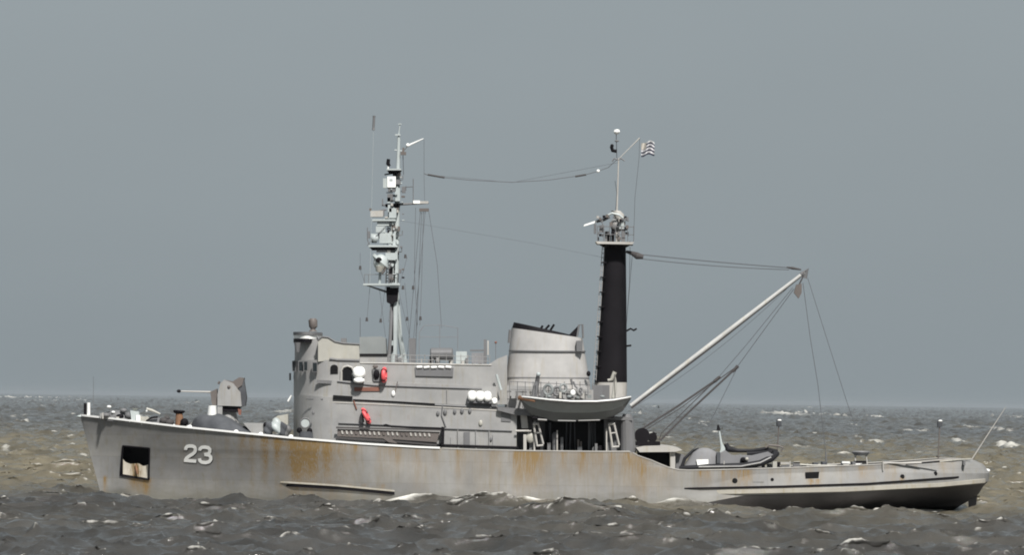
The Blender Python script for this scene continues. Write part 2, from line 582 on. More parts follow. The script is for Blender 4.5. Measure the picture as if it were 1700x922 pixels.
    n1 = noise(nt, v1, 1.0, 4, 0.6)
    ms = nt.nodes.new('ShaderNodeMath'); ms.operation = 'MULTIPLY_ADD'
    L.new(n1.outputs['Fac'], ms.inputs[0]); ms.inputs[1].default_value = 0.8
    L.new(si.outputs['Fac'], ms.inputs[2])
    ms2 = nt.nodes.new('ShaderNodeMath'); ms2.operation = 'SUBTRACT'; ms2.use_clamp = True
    L.new(ms.outputs[0], ms2.inputs[0]); ms2.inputs[1].default_value = 0.40
    water = mixc(nt, ms2.outputs[0], (0.048, 0.046, 0.043, 1), (0.125, 0.110, 0.078, 1))  # sun and cloud shade are mixed into the silt colour
    v2 = mapping(nt, (0.25, 0.12, 0.4))
    n2 = noise(nt, v2, 1.0, 5, 0.6)
    r2 = ramp(nt, [(0.35, (0.7, 0.7, 0.7, 1)), (0.65, (1.3, 1.3, 1.3, 1))])
    L.new(n2.outputs['Fac'], r2.inputs['Fac'])
    water = mixc(nt, 1.0, water, r2.outputs['Color'], 'MULTIPLY')
    # foam, torn up by noise
    v3 = mapping(nt, (0.55, 1.0, 1.2))
    n3 = noise(nt, v3, 1.6, 8, 0.72)
    mf = nt.nodes.new('ShaderNodeMath'); mf.operation = 'MULTIPLY_ADD'
    L.new(n3.outputs['Fac'], mf.inputs[0]); mf.inputs[1].default_value = 1.6
    L.new(fa.outputs['Fac'], mf.inputs[2])
    mr = nt.nodes.new('ShaderNodeMapRange')
    mr.inputs['From Min'].default_value = 0.98
    mr.inputs['From Max'].default_value = 2.0
    L.new(mf.outputs[0], mr.inputs['Value'])
    gate = nt.nodes.new('ShaderNodeMapRange')
    gate.inputs['From Min'].default_value = 0.05
    gate.inputs['From Max'].default_value = 0.35
    L.new(fa.outputs['Fac'], gate.inputs['Value'])
    fm = nt.nodes.new('ShaderNodeMath'); fm.operation = 'MULTIPLY'
    L.new(mr.outputs[0], fm.inputs[0]); L.new(gate.outputs[0], fm.inputs[1])
    col = mixc(nt, fm.outputs[0], water, (0.80, 0.78, 0.72, 1))
    L.new(col, p.inputs['Base Color'])
    ro = nt.nodes.new('ShaderNodeMapRange')
    L.new(fm.outputs[0], ro.inputs['Value'])
    ro.inputs['To Min'].default_value = 0.07
    ro.inputs['To Max'].default_value = 0.8
    L.new(ro.outputs[0], p.inputs['Roughness'])
    p.inputs['IOR'].default_value = 1.40
    b = nt.nodes.new('ShaderNodeBump')
    b.inputs['Strength'].default_value = 1.0
    b.inputs['Distance'].default_value = 0.11
    v4 = mapping(nt, (1.0, 0.8, 1.0))
    n4 = noise(nt, v4, 1.5, 7, 0.66)
    L.new(n4.outputs['Fac'], b.inputs['Height'])
    b2 = nt.nodes.new('ShaderNodeBump')
    b2.inputs['Distance'].default_value = 1.3
    fr = nt.nodes.new('ShaderNodeAttribute'); fr.attribute_name = 'far'
    L.new(fr.outputs['Fac'], b2.inputs['Strength'])
    n5 = noise(nt, mapping(nt, (0.10, 0.16, 0.0)), 1.0, 6, 0.6)
    L.new(n5.outputs['Fac'], b2.inputs['Height'])
    L.new(b.outputs['Normal'], b2.inputs['Normal'])
    L.new(b2.outputs['Normal'], p.inputs['Normal'])
    me.materials.append(m)
    o = bpy.data.objects.new('sea', me)
    C.objects.link(o)
    o['kind'] = 'structure'
    return o

# ------------------------------------------------------------------ the ship
ship = thing('naval_ship', (0, 0, 0), 'grey rust streaked naval tug with white number 23 on its bow', 'ship')

TOP = [(133, 690), (200, 697), (300, 709), (400, 719), (480, 727), (600, 737), (700, 743), (800, 747), (900, 749), (1000, 750),
       (1058, 750), (1068, 754), (1080, 763), (1092, 770), (1104, 776), (1118, 780), (1135, 781), (1200, 780), (1310, 777), (1370, 775),
       (1460, 772), (1550, 767), (1614, 763)]
def near_y(px):            # half breadth guess used only to place the measured sheer line
    return -5.6 * min(1, max(0.05, (px - 133) / 420)) ** 0.6
TOPW = [(at(x, y, near_y(x))[0], at(x, y, near_y(x))[2]) for x, y in TOP]
TOPW += [(at(1643, 770, 0)[0], at(1614, 763, 0)[2])]
RAIL = [(at(x, y, -5.6)[0], at(x, y, -5.6)[2]) for x, y in ((133, 860), (560, 856), (1000, 858), (1150, 848), (1200, 834), (1245, 823.5), (1400, 819), (1560, 810), (1640, 803))]
XS = [(-2.6, at(185, 800, 0)[0]), (0, at(170, 820, 0)[0]), (at(165, 812, 0)[2], at(165, 812, 0)[0]), (at(150, 755, 0)[2], at(150, 755, 0)[0]),
      (at(133, 690, 0)[2], at(133, 690, 0)[0])]
XE = [(-2.6, at(1560, 800, 0)[0])] + [(at(x, y, 0)[2], at(x, y, 0)[0]) for x, y in
      ((1582, 848), (1604, 835), (1624, 822), (1634, 806), (1641, 800), (1643, 786), (1632, 771), (1613, 763))]

def halfb(u, z, ztop, zr):
    zn = min(1, max(0, (z + 0.5) / (ztop + 0.5)))
    Lf = 0.30 + 0.14 * (1 - zn)
    e = 1.3 - 0.55 * zn
    f = math.sin(math.pi / 2 * min(1, u / Lf)) ** e if u > 0 else 0
    if u > 0.80:
        q = (u - 0.80) / 0.20
        f *= max(0, 1 - q ** 2.8) ** 0.5
    # counter stern: the section falls away under the rubbing rail
    a = float(ss(0.55, 0.93, u))
    zb = -2.6 + 3.0 * float(ss(0.75, 0.99, u))
    if z < zr:
        t = min(1, (zr - z) / max(0.3, zr - zb))
        f *= (1 - a) + a * max(0.0, 1 - t ** 1.15)
    if z > zr and u > 0.6:
        f *= 1 - 0.07 * float(ss(0.6, 0.8, u)) * min(1, (z - zr) / 1.5)     # bulwark leans in
    if z < -1:
        f *= max(0, 1 - ((-1 - z) / 1.7) ** 2) ** 0.5
    return 5.75 * f

NU = 600
X0, X1 = XS[-1][1], XE[-3][1]
make_sea()
def ugrid():
    a = np.linspace(0, 1, NU)
    return 0.5 * (1 - np.cos(np.pi * a)) * 0.35 + a * 0.65
UG = ugrid()
X0, X1 = XS[-1][1], XE[-3][1]
def hull_point(u, v, upper):
    Xn = X0 + (X1 - X0) * u
    zt = float(interp(TOPW, Xn))
    zr = float(interp(RAIL, Xn))
    z = zr + (zt - zr) * v if upper else -2.6 + (zr + 2.6) * v
    xs, xe = float(interp(XS, z)), float(interp(XE, z))
    X = xs + (xe - xs) * u
    return X, halfb(u, z, zt, zr), z

STREAKS = [  # px, width px, y top, length px, strength
    (492, 9, 722, 80, .80), (505, 14, 724, 78, .45), (520, 10, 728, 74, .55), (540, 8, 730, 60, .35), (590, 3, 734, 18, .8), (440, 6, 722, 80, .22),
    (418, 5, 720, 100, .22), (400, 5, 719, 60, .2), (460, 8, 722, 50, .25), (700, 20, 745, 90, .12), (800, 30, 748, 80, .12), (885, 9, 750, 55, .45), (865, 12, 750, 60, .25),
    (935, 5, 750, 40, .28), (1015, 5, 750, 60, .25), (760, 6, 745, 50, .2), (1060, 20, 760, 60, .2), (1200, 3, 781, 25, .4), (1163, 2, 781, 10, .6),
    (1347, 4, 797, 14, .6), (1357, 3, 797, 14, .6), (1498, 4, 794, 9, .5), (236, 5, 797, 26, .75), (215, 12, 797, 20, .4), (232, 14, 797, 22, .35), (1170, 14, 782, 30, .3),
    (1240, 12, 782, 30, .3), (640, 14, 742, 70, .15), (560, 20, 735, 100, .18), (1100, 30, 778, 40, .2), (165, 3, 795, 30, .5), (1005, 60, 752, 60, .10), (1430, 9, 776, 30, .2)]
_r = random.Random(12)
for _k in range(70):
    _x = 390 + 1210 * _r.random() ** 1.0
    _y = float(np.interp(_x, [q[0] for q in TOP], [q[1] for q in TOP]))
    STREAKS.append((_x, _r.uniform(2.5, 9), _y, _r.uniform(15, 75), _r.uniform(.06, .20)))
for _k in range(24):
    STREAKS.append((_r.uniform(200, 460), _r.uniform(2, 5), _r.uniform(712, 760), _r.uniform(20, 60), _r.uniform(.05, .13)))
for _x in (460, 475, 486, 500, 512, 525, 545, 575, 600, 630):
    STREAKS.append((_x, 7, 735, 70, .25 if _x < 560 else .10))
    STREAKS.append((_x + 5, 5, 806, 30, .18))
STREAKS += [(870, 22, 752, 70, .20), (905, 16, 752, 70, .20), (945, 12, 752, 60, .14), (985, 16, 752, 60, .14), (1050, 25, 756, 60, .16)]
def rust_at(X, z):
    r = 0.0
    for (px, wpx, py, ln, s) in STREAKS:
        c = at(px, py, -5.5)
        wx, ll = wpx * 0.042, ln * 0.0424
        dxx = (X - c[0]) / wx
        if abs(dxx) > 3:
            continue
        t = (c[2] - z) / ll
        if t < -0.12 or t > 1.3:
            continue
        r += s * math.exp(-dxx * dxx) * min(1, max(0, (t + .12) * 8)) * (1 - 0.75 * max(0, min(1, t)))* (1 if t < 1 else (1.3 - t) / .3)
    return min(r * 1.8, 1)

def hull_skin(upper, nv, name, mat, hole=False):
    mb = MB()
    for side in (-1, 1):
        vs, at_ = [], []
        nu = NU if side < 0 else NU // 4
        ug = UG if side < 0 else UG[::4][:nu]
        if side > 0:
            ug = np.append(ug[:-1], 1.0)
        nu = len(ug)
        P = [[hull_point(u, j / nv, upper) for j in range(nv + 1)] for u in ug]
        for i in range(nu):
            for j in range(nv + 1):
                X, b, z = P[i][j]
                vs.append((X, side * b, z))
                at_.append(rust_at(X, z) if (side < 0 and upper) else 0.0)
        fs = []
        for i in range(nu - 1):
            for j in range(nv):
                a, b2, c, d = i * (nv + 1) + j, (i + 1) * (nv + 1) + j, (i + 1) * (nv + 1) + j + 1, i * (nv + 1) + j + 1
                if hole and side < 0:
                    cx = sum(vs[k][0] for k in (a, b2, c, d)) / 4
                    cz = sum(vs[k][2] for k in (a, b2, c, d)) / 4
                    if in_pocket(cx, cz):
                        continue
                fs.append((a, b2, c, d) if side < 0 else (a, d, c, b2))
        mb.add(vs, fs)
        mb.attr.extend(at_)
    o = mb.build(name, mat, ship, smooth=True)
    return o

# hull side at a picture point: depth of the skin there (near side)
def skin_Y(px, py):
    Y = -5.0
    for _ in range(6):
        q = at(px, py, Y)
        X, z = q[0], q[2]
        zt = float(interp(TOPW, X)); zr = float(interp(RAIL, X))
        xs, xe = float(interp(XS, z)), float(interp(XE, z))
        u = min(1, max(0, (X - xs) / (xe - xs)))
        Y = -halfb(u, z, zt, zr)
    return Y

POCK = [(204, 741), (248, 745), (247, 797), (200, 790)]
PY = skin_Y(224, 768)
PKW = [(at(x, y, skin_Y(x, y))[0], at(x, y, skin_Y(x, y))[2]) for x, y in POCK]
def in_pocket(x, z):
    ins = False
    n = len(PKW)
    for i in range(n):
        a, b = PKW[i], PKW[(i + 1) % n]
        if (a[1] > z) != (b[1] > z) and x < (b[0] - a[0]) * (z - a[1]) / (b[1] - a[1]) + a[0]:
            ins = not ins
    return ins

hull = hull_skin(True, 60, 'hull', 'hull', hole=True)
hull_skin(False, 16, 'hull_bottom', 'bottom')

# decks
def deck(name, ua, ub, drop, mat):
    mb = MB()
    us = np.linspace(ua, ub, 60)
    vs, fs = [], []
    for u in us:
        X, b, z = hull_point(u, 1.0, True)
        vs += [(X, -b + .03, z - drop), (X, b - .03, z - drop)]
    for i in range(len(us) - 1):
        fs.append((2 * i, 2 * i + 2, 2 * i + 3, 2 * i + 1))
    return mb.add(vs, fs).build(name, mat, ship)
ub = (at(1060, 750, -5.6)[0] - X0) / (X1 - X0)
deck('fore_deck', 0.004, ub, 0.02, 'deck')
deck('after_deck', ub - 0.02, 0.985, 1.0, 'deck')

# gunwale: a bright lit cap along the edge of the foredeck and bulwark
def cap(name, ua, ub, mat, hw, th, side=-1, dz=0.0, n=160):
    mb = MB()
    vs, fs = [], []
    for u in np.linspace(ua, ub, n):
        X, b, z = hull_point(u, 1.0, True)
        o_, i_ = side * (b + hw), side * max(0.0, b - hw * 2)
        vs += [(X, o_, z + dz - th), (X, o_, z + dz), (X, i_, z + dz), (X, i_, z + dz - th)]
    for i in range(n - 1):
        for k in range(4):
            k2 = (k + 1) % 4
            fs.append((4 * i + k, 4 * i + k2, 4 * i + 4 + k2, 4 * i + 4 + k))
    fs += [(3, 2, 1, 0), tuple(4 * (n - 1) + k for k in range(4))]
    return mb.add(vs, fs).build(name, mat, ship)
cap('gunwale', 0.0, 0.40, 'white', 0.08, 0.13, dz=.07)
cap('gunwale', 0.0, 0.40, 'white', 0.05, 0.10, side=1, dz=.05)
cap('deck_edge', 0.402, ub, 'greylight', 0.04, 0.08, dz=.03)
cap('bulwark_cap', ub + .003, 0.99, 'greylight', 0.04, 0.07, dz=.03)
cap('bulwark_cap', ub + .003, 0.99, 'greylight', 0.04, 0.07, side=1, dz=.03)

def rail_strip(name, pts, out_, th, mat):
    """a fender rail that follows the hull side; pts are picture points of its centre line"""
    mb = MB()
    vs, fs = [], []
    P = []
    for i in range(len(pts) - 1):
        for k in range(24):
            t = k / 24
            P.append((pts[i][0] * (1 - t) + pts[i + 1][0] * t, pts[i][1] * (1 - t) + pts[i + 1][1] * t))
    P.append(pts[-1])
    n = len(P)
    for i, (x, y) in enumerate(P):
        Y = skin_Y(x, y)
        q = at(x, y, Y)
        w_ = out_ * min(1, i / 4, (n - 1 - i) / 2 + .3)
        vs += [(q[0], Y + .06, q[2] + th / 2), (q[0], Y - w_, q[2] + th * .35), (q[0], Y - w_, q[2] - th * .35), (q[0], Y + .06, q[2] - th / 2)]
    for i in range(n - 1):
        for k in range(4):
            k2 = (k + 1) % 4
            fs.append((4 * i + k, 4 * i + k2, 4 * i + 4 + k2, 4 * i + 4 + k)[::-1])
    fs += [(0, 1, 2, 3), tuple(4 * (n - 1) + k for k in (3, 2, 1, 0))]
    return mb.add(vs, fs).build(name, mat, ship)
r_ = rail_strip('rubbing_rail', [(465, 801), (560, 807), (655, 816)], 0.13, 0.14, 'rail')
rail_strip('rail_shade', [(475, 806), (560, 811), (655, 820)], 0.10, 0.22, 'black')  # black strip stands in for the shade beneath the rail
rail_strip('rubbing_rail', [(1190, 818), (1400, 814), (1560, 806), (1636, 799)], 0.20, 0.36, 'rail')
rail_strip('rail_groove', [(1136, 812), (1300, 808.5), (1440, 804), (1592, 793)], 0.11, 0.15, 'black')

# anchor pocket: a real recess with the anchor's flukes in it
mb = MB()
def pk(x, y, dy):
    Y = skin_Y(x, y)
    q = at(x, y, Y)
    return (q[0], Y + dy, q[2])
c4 = [pk(*q, 0.0) for q in POCK]
b4 = [pk(*q, 0.9) for q in POCK]
mb.add(c4 + b4, [(0, 1, 5, 4), (1, 2, 6, 5), (2, 3, 7, 6), (3, 0, 4, 7), (4, 5, 6, 7)])
pocket = mb.build('anchor_pocket', 'hole', ship)
mb = MB()
fr = [pk(*q, -0.03) for q in POCK]
for i in range(4):
    mb.tube_w([fr[i], fr[(i + 1) % 4]], 0.07, 6)
mb.build('pocket_rim', 'black', pocket)
mb = MB()
lp = [(204, 766), (216, 771), (230, 770), (246, 775), (245, 795), (201, 788)]
n = 14
vs, fs, ra = [], [], []
for i in range(n + 1):
    for j in range(6):
        s_ = i / n
        x = 204 + 42 * s_
        yt = np.interp(x, [204, 208, 216, 230, 238, 246], [763, 768, 771, 770, 775, 772])
        yb = 788 + 7 * s_
        y = yt + (yb - yt) * j / 5
        q = pk(x, y, 0.16 - 0.15 * j / 5)
        vs.append(q)
        ra.append(min(1, 0.95 * math.exp(-((x - 226) / 8) ** 2) + .15))
for i in range(n):
    for j in range(5):
        a = i * 6 + j
        fs.append((a, a + 1, a + 7, a + 6))
mb.add(vs, fs)
mb.attr = ra
mb.build('anchor_bed', 'pocket', pocket)
MB().tube([(225, 772, PY + .12), (227, 782, PY + .05), (228, 788, PY + .0)], [0.05, 0.10, 0.06], seg=10).build('anchor', 'rust', pocket)

# number 23 on the bow
def strokes(polys, dz, name, mat, off, r=2.75):
    """each digit is one flat plate of strokes that lies on the hull plating"""
    mb = MB()
    for pl in polys:
        P = []
        for i in range(len(pl) - 1):
            for k in range(3):
                t = k / 3
                P.append((pl[i][0] * (1 - t) + pl[i + 1][0] * t, pl[i][1] * (1 - t) + pl[i + 1][1] * t))
        P.append(pl[-1])
        n = len(P)
        vs, fs = [], []
        for i in range(n):
            a = P[max(0, i - 1)]; b = P[min(n - 1, i + 1)]
            tx, ty = b[0] - a[0], b[1] - a[1]
            l = math.hypot(tx, ty) or 1
            nx, ny = -ty / l * r, tx / l * r
            for sg in (1, -1):
                x, y = P[i][0] + sg * nx + dz, P[i][1] + sg * ny + dz
                Y = skin_Y(x, y) - off
                vs.append(at(x, y, Y))
            for sg in (1, -1):
                x, y = P[i][0] + sg * nx + dz, P[i][1] + sg * ny + dz
                Y = skin_Y(x, y) + 0.02
                vs.append(at(x, y, Y))
        for i in range(n - 1):
            o_, q_ = 4 * i, 4 * i + 4
            fs += [(o_, o_ + 1, q_ + 1, q_), (o_, q_, q_ + 2, o_ + 2), (o_ + 1, o_ + 3, q_ + 3, q_ + 1)]
        fs += [(0, 2, 3, 1), (4 * n - 4, 4 * n - 3, 4 * n - 1, 4 * n - 2)]
        mb.add(vs, fs)
    return mb.build(name, mat, ship)
two = [[(308, 748), (308.5, 744.5), (311, 742), (315, 741.2), (320, 741.6), (323.5, 743.5), (324.5, 747), (323.5, 751), (320, 754.5), (314, 758), (309.5, 761.5), (307.5, 765.8)],
       [(305.4, 765), (325.8, 766.6)]]
three = [[(331.5, 749), (332, 746), (335, 743.6), (340, 743.2), (345.5, 744.2), (348.4, 747), (348.4, 751), (345.5, 754.6), (339, 755.6)],
         [(341, 755.6), (347, 756.4), (350, 759.6), (350, 763.6), (347, 767.6), (341.5, 769), (335.5, 768.4), (331.8, 765.6), (331.2, 762)]]
strokes(two, 1.1, 'number_shadow', 'black', 0.012)
strokes(three, 1.1, 'number_shadow', 'black', 0.012)
strokes(two, 0, 'bow_number', 'raft', 0.022)
strokes(three, 0, 'bow_number', 'raft', 0.022)

# openings in the after bulwark
for (x, y, r) in ((1220, 799, .19), (1498, 792, .16), (1553, 787, .14), (1282, 797, .12)):
    Y = skin_Y(x, y)
    q = at(x, y, Y)
    MB().tube_w([(q[0], Y - .035, q[2]), (q[0], Y + .1, q[2])], r, 14).build('mooring_hole', 'hole', ship)
Y = skin_Y(1348, 791)
MB().prism([(1337, 785), (1360, 784), (1359, 795), (1337, 796)], Y - .05, Y + .12).build('freeing_port', 'hole', ship)
MB().rect(1250, 800, 1268, 802, skin_Y(1258, 800) - .03, -5).build('freeing_port', 'hull', ship)

# rudder, stern knob, flagstaff
MB().prism([(1607, 812), (1624, 808), (1619, 858), (1609, 858)], -0.15, 0.15).build('rudder', 'bottom', ship)
MB().ball(1638, 782, -0.3, .17, 1.5, 1, .8).build('stern_light', 'white', ship, smooth=True)
MB().tube([(1613, 764, 0), (1640, 722, 0), (1670, 676, 0)], [.045, .035, .02]).build('ensign_staff', 'greylight', ship)
MB().tube([(155, 690, 0), (155, 626, 0)], [.02, .012]).build('jackstaff', 'dim', ship)

# ---------------- superstructure
def house(name, x0, x1, top, bot, hw, rf, mat, rb=0.0, parent=None, n=14, smooth=True):
    """deckhouse with rounded front corners; top / bot: picture points of the edges on its near side"""
    T = [at(x, y, -hw) for x, y in top]
    B = [at(x, y, -hw) for x, y in bot]
    xa, xb = at(x0, top[0][1], -hw)[0], at(x1, top[-1][1], -hw)[0]
    out_ = []
    for i in range(n + 1):
        th = math.pi / 2 * i / n
        out_.append((xa + rf * (1 - math.sin(th)), -hw * math.sin(0) - hw + hw * (1 - math.cos(th)) if False else -hw * math.cos(math.pi / 2 - math.pi / 2 * (1 - i / n)) if False else 0))
    plan = []
    for i in range(n + 1):               # front, centre line -> near side
        th = math.pi / 2 * i / n
        plan.append((xa + rf * (1 - math.cos(th)), -hw * math.sin(th)))
    xs_ = np.linspace(xa + rf, xb - rb, 10)[1:]
    plan += [(x, -hw) for x in xs_]
    if rb > 0:
        for i in range(1, n + 1):
            th = math.pi / 2 * i / n
            plan.append((xb - rb + rb * math.sin(th), -hw * math.cos(th)))
    else:
        plan.append((xb, -hw + .001))
    full = plan + [(x, -y) for x, y in reversed(plan) if abs(y) > 1e-6]
    zt = lambda x: float(np.interp(x, [q[0] for q in T], [q[2] for q in T]))
    zb = lambda x: float(np.interp(x, [q[0] for q in B], [q[2] for q in B]))
    m_ = len(full)
    vs = [(x, y, zb(x)) for x, y in full] + [(x, y, zt(x)) for x, y in full]
    fs = [(i, (i + 1) % m_, (i + 1) % m_ + m_, i + m_) for i in range(m_)]
    fs += [tuple(range(2 * m_ - 1, m_ - 1, -1))[::-1]]
    return MB().add(vs, fs).build(name, mat, parent or ship, smooth=smooth)

h1 = house('deckhouse', 484, 858, [(484, 655), (590, 663), (735, 671), (858, 679)], [(484, 735), (600, 742), (858, 755)], 4.5, 3.0, 'grey')
h1b = house('deckhouse_coaming', 499, 857, [(499, 664.5), (590, 668.5), (735, 675.5), (857, 682.5)], [(499, 667), (590, 671), (735, 678), (857, 685)], 4.54, 2.6, 'greylight')
h2 = house('upper_deckhouse', 484, 826, [(484, 628), (590, 634), (826, 642)], [(484, 658), (590, 665), (826, 679)], 4.1, 3.0, 'grey')
# the bridge deck
h3 = house('bridge', 484, 816, [(484, 598), (548, 598), (600, 601), (816, 606)], [(484, 630), (590, 636), (816, 644)], 4.0, 3.0, 'grey')
wheel = house('wheelhouse', 487, 545, [(487, 566), (545, 560)], [(487, 600), (545, 601)], 2.9, 1.6, 'grey')
# visor roof of the wheelhouse with lamp box and drop
house('visor_roof', 484, 533, [(484, 551), (533, 552)], [(484, 556), (533, 557)], 3.2, 1.0, 'dim', rb=.8)
house('signal_housing', 485, 531, [(485, 556), (531, 557)], [(485, 562.5), (531, 563.5)], 3.15, 1.0, 'white', rb=.8)
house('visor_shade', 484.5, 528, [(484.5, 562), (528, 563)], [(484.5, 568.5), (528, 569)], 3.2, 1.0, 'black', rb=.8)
MB().loft([(491, 585, 497, 585, .12), (488, 569, 500, 569, .25)], -2.8, 10).build('lamp_bracket', 'dim', ship)
srch = MB().loft([(512, 551, 527, 551, .3), (516, 547, 523, 547, .2), (513, 543, 527, 543, .32), (512, 532, 527, 532, .33), (515, 529, 524, 529, .25)], -1.8, 16).build('searchlight', 'bronze', ship, smooth=True)
MB().tube([(527, 560, -2.9), (532, 566, -3.0), (534, 574, -3.0)], .09).build('siren', 'dim', ship)
# wheelhouse windows: every one its own pane in a frame
for (x0, x1, y0, y1, Yw) in ((486, 490, 601, 616, -1.9), (496.5, 502.5, 601, 616, -3.30), (505, 510, 601, 615, -3.72), (519.5, 526, 603, 617, -4.05)):
    f_ = MB().rect(x0 - 1, y0 - 1.5, x1 + 1, y1 + 1.2, Yw - .02, Yw + .25).build('window_frame', 'dim', ship)
    MB().rect(x0, y0, x1, y1, Yw - .04, Yw + .1).build('pane', 'glass', f_)
# cream bridge screen with the dipping top edge
MB().prism([(528, 566), (535, 560), (545, 561), (556, 568), (570, 571), (596, 572.5), (597, 600), (548, 599), (528, 601)], -3.9, 3.9).build('bridge_screen', 'cream', ship)
MB().tube([(528, 565), (535, 559.5), (545, 560.5), (556, 567.5), (570, 570.5), (597, 572)], .06, -3.92).build('screen_edge', 'dim', ship)
MB().tube([(547, 596), (560, 598), (597, 599)], .09, -4.02).build('screen_edge', 'dim', ship)
MB().rect(566, 562, 575, 572, -2, -1.2).build('vent_box', 'dim', ship)
def arch(x0, x1, y0, y1, Y, name='arched_opening', mat='hole'):
    xc, r = (x0 + x1) / 2, (x1 - x0) / 2
    pts = [(x0, y1)] + [(xc - r * math.cos(math.pi * k / 10), y0 + r * .8 - r * .8 * math.sin(math.pi * k / 10)) for k in range(11)] + [(x1, y1)]
    return MB().prism(pts, Y - .03, Y + .2).build(name, mat, ship)
arch(548.5, 561, 606, 621, -4.02)
arch(569, 584.5, 610.5, 633, -4.02)
MB().tube([(566, 634), (566.5, 616), (570, 610), (577, 608), (584, 610.5), (587, 616)], .07, -4.1).build('opening_rim', 'greylight', ship)
# strips of slots and boards
MB().prism([(526, 631), (551, 632.5), (550, 638), (525, 636.5)], -4.17, -4.0).build('louvre', 'dim', ship)
MB().prism([(553, 656.5), (585, 658.5), (585, 666), (553, 664)], -4.62, -4.0).build('window_strip', 'hole', ship)
MB().rect(588, 643.5, 630, 650, -4.18, -4.0).build('name_board', 'brown', ship)
# deck lines between storeys
for nm, pts, r, Yl, mt in (('deck_line', [(560, 633.5), (590, 637), (620, 640), (700, 643), (800, 646)], .065, -4.14, 'dim'),
                           ('deck_line', [(586, 664.5), (660, 668), (722, 672)], .065, -4.53, 'black'),
                           ('deck_line', [(722, 673), (800, 677), (850, 680)], .05, -4.53, 'dim'),
                           ('deck_line', [(598, 603), (700, 605), (816, 606.5)], .05, -4.02, 'greylight'),
                           ('deck_line', [(562, 703), (640, 706), (735, 712), (850, 716)], .06, -4.56, 'dim'),
                           ('deck_line', [(640, 734), (735, 740), (860, 744)], .10, -4.6, 'black'),
                           ('rain_gutter', [(735, 672.5), (733, 690), (741, 712)], .05, -4.55, 'dim')):
    MB().tube(pts, r, Yl, 6).build(nm, mt, ship)
MB().tube([(587, 666), (592, 680)], .05, -4.56).build('drain_pipe', 'brown', ship)
MB().prism([(832, 683), (848, 684), (848, 701), (832, 700)], -4.56, -4.4).build('vent_grille', 'dim', ship)
MB().tube([(853, 682, -4.4), (853.5, 745, -4.4)], .09).build('corner_post', 'greylight', ship)
# small fittings on the walls
for (x, y, r, mt) in ((653, 654, .14, 'white'), (798, 703, .14, 'cream'), (727, 687, .12, 'dim'), (739, 685, .14, 'dim'), (755, 684, .12, 'dim'), (767, 683, .13, 'dim'), (780, 683, .12, 'dim'),
                      (661, 641, .07, 'dim'), (815, 730, .1, 'dim'), (520, 686, .1, 'dim')):
    Yf = -4.56 if y > 672 else -4.16
    MB().ball(x, y, Yf, r, 1, .6, 1.5).build('wall_fitting', mt, ship, smooth=True)
MB().tube([(660, 634), (656, 652)], .03, -4.2).build('lamp_pipe', 'bronze', ship)
for x0 in (508, 524):
    MB().tube([(x0, 663, -3.95), (x0 + 12, 663.5, -4.35)], .04).build('hand_rail', 'dim', ship)
MB().tube([(478, 667, -1.5), (484, 657, -1.5)], .07).build('wall_bracket', 'white', ship)
MB().rect(480, 620, 483, 632, -.9, -.6).build('side_lamp', 'dim', ship)
# grille with canvas rolls on the bridge side
gb = MB().prism([(689, 610), (753, 611), (752, 626), (690, 624.5)], -4.12, -4.0).build('grating', 'dim', ship)
for k in range(5):
    x = 692 + 12 * k
    MB().tube([(x, 610.5 + random.uniform(-1, 1)), (x + 9, 610 + random.uniform(-.5, 1.5))], .09, -4.16).build('canvas_roll', 'white', gb)
# things on top of the bridge
MB().prism([(597, 560), (634, 559), (640, 562), (641, 590), (597, 590)], -3.0, 1.5).build('director_box', 'dim', ship).data.materials[0] = M['boat']
MB().prism([(596, 588), (643, 589), (643, 602), (596, 601)], -3.1, 3).build('box_plinth', 'grey', ship)
MB().tube([(596, 589.5), (643, 589.5)], .08, -3.15).build('plinth_edge', 'black', ship)
MB().tube([(598, 560, -2), (598, 528, -2)], .02).build('whip_aerial', 'wire', ship)
MB().rect(679, 562, 690, 603, -2.2, -1.6).build('exhaust_pipe', 'dim', ship)
tk = MB().loft([(714, 597, 714, 580, .4), (716, 599, 716, 578, .5), (750, 599, 750, 578, .5), (752, 597, 752, 580, .4)], -2.8, 14)
tk.build('deck_tank', 'dim', ship)
MB().rect(713, 592, 717, 604, -2.9, -2.6).rect(745, 592, 749, 604, -2.9, -2.6).build('tank_saddle', 'black', ship)
MB().rect(757, 584, 775, 604, -3.0, -2.2).build('deck_locker', 'mast', ship)
MB().rect(783, 586, 803, 604, -3.0, -2.2).build('deck_locker', 'canvasgrey', ship)
MB().rect(803, 564, 808, 605, -2.0, -1.7).build('vent_post', 'dim', ship)
MB().rect(809, 566, 811.5, 590, -2.0, -1.8).build('vent_post', 'greylight', ship)
MB().rect(780, 581, 803, 583.5, -3.0, -2.0).build('locker_lid', 'dim', ship)
# awning frame
aw = MB()
for a, b in (((696, 552), (704, 541)), ((704, 541), (730, 540)), ((730, 540), (760, 545)), ((696, 552), (696, 603)), ((730, 540), (730, 603)), ((760, 545), (760, 603)), ((696, 560), (760, 560))):
    aw.tube([a, b], .022, -2.4, 5)
aw.build('awning_frame', 'canvasgrey', ship)
# bridge-top railing
rl = MB()
for k in range(15):
    x = 645 + 12 * k
    rl.tube([(x, 605, -3.9), (x, 589, -3.9)], .022, seg=5)
rl.tube([(645, 589.5), (813, 593)], .022, -3.9, 5).tube([(645, 597), (813, 600)], .018, -3.9, 5)
rl.build('bridge_railing', 'grey', ship)
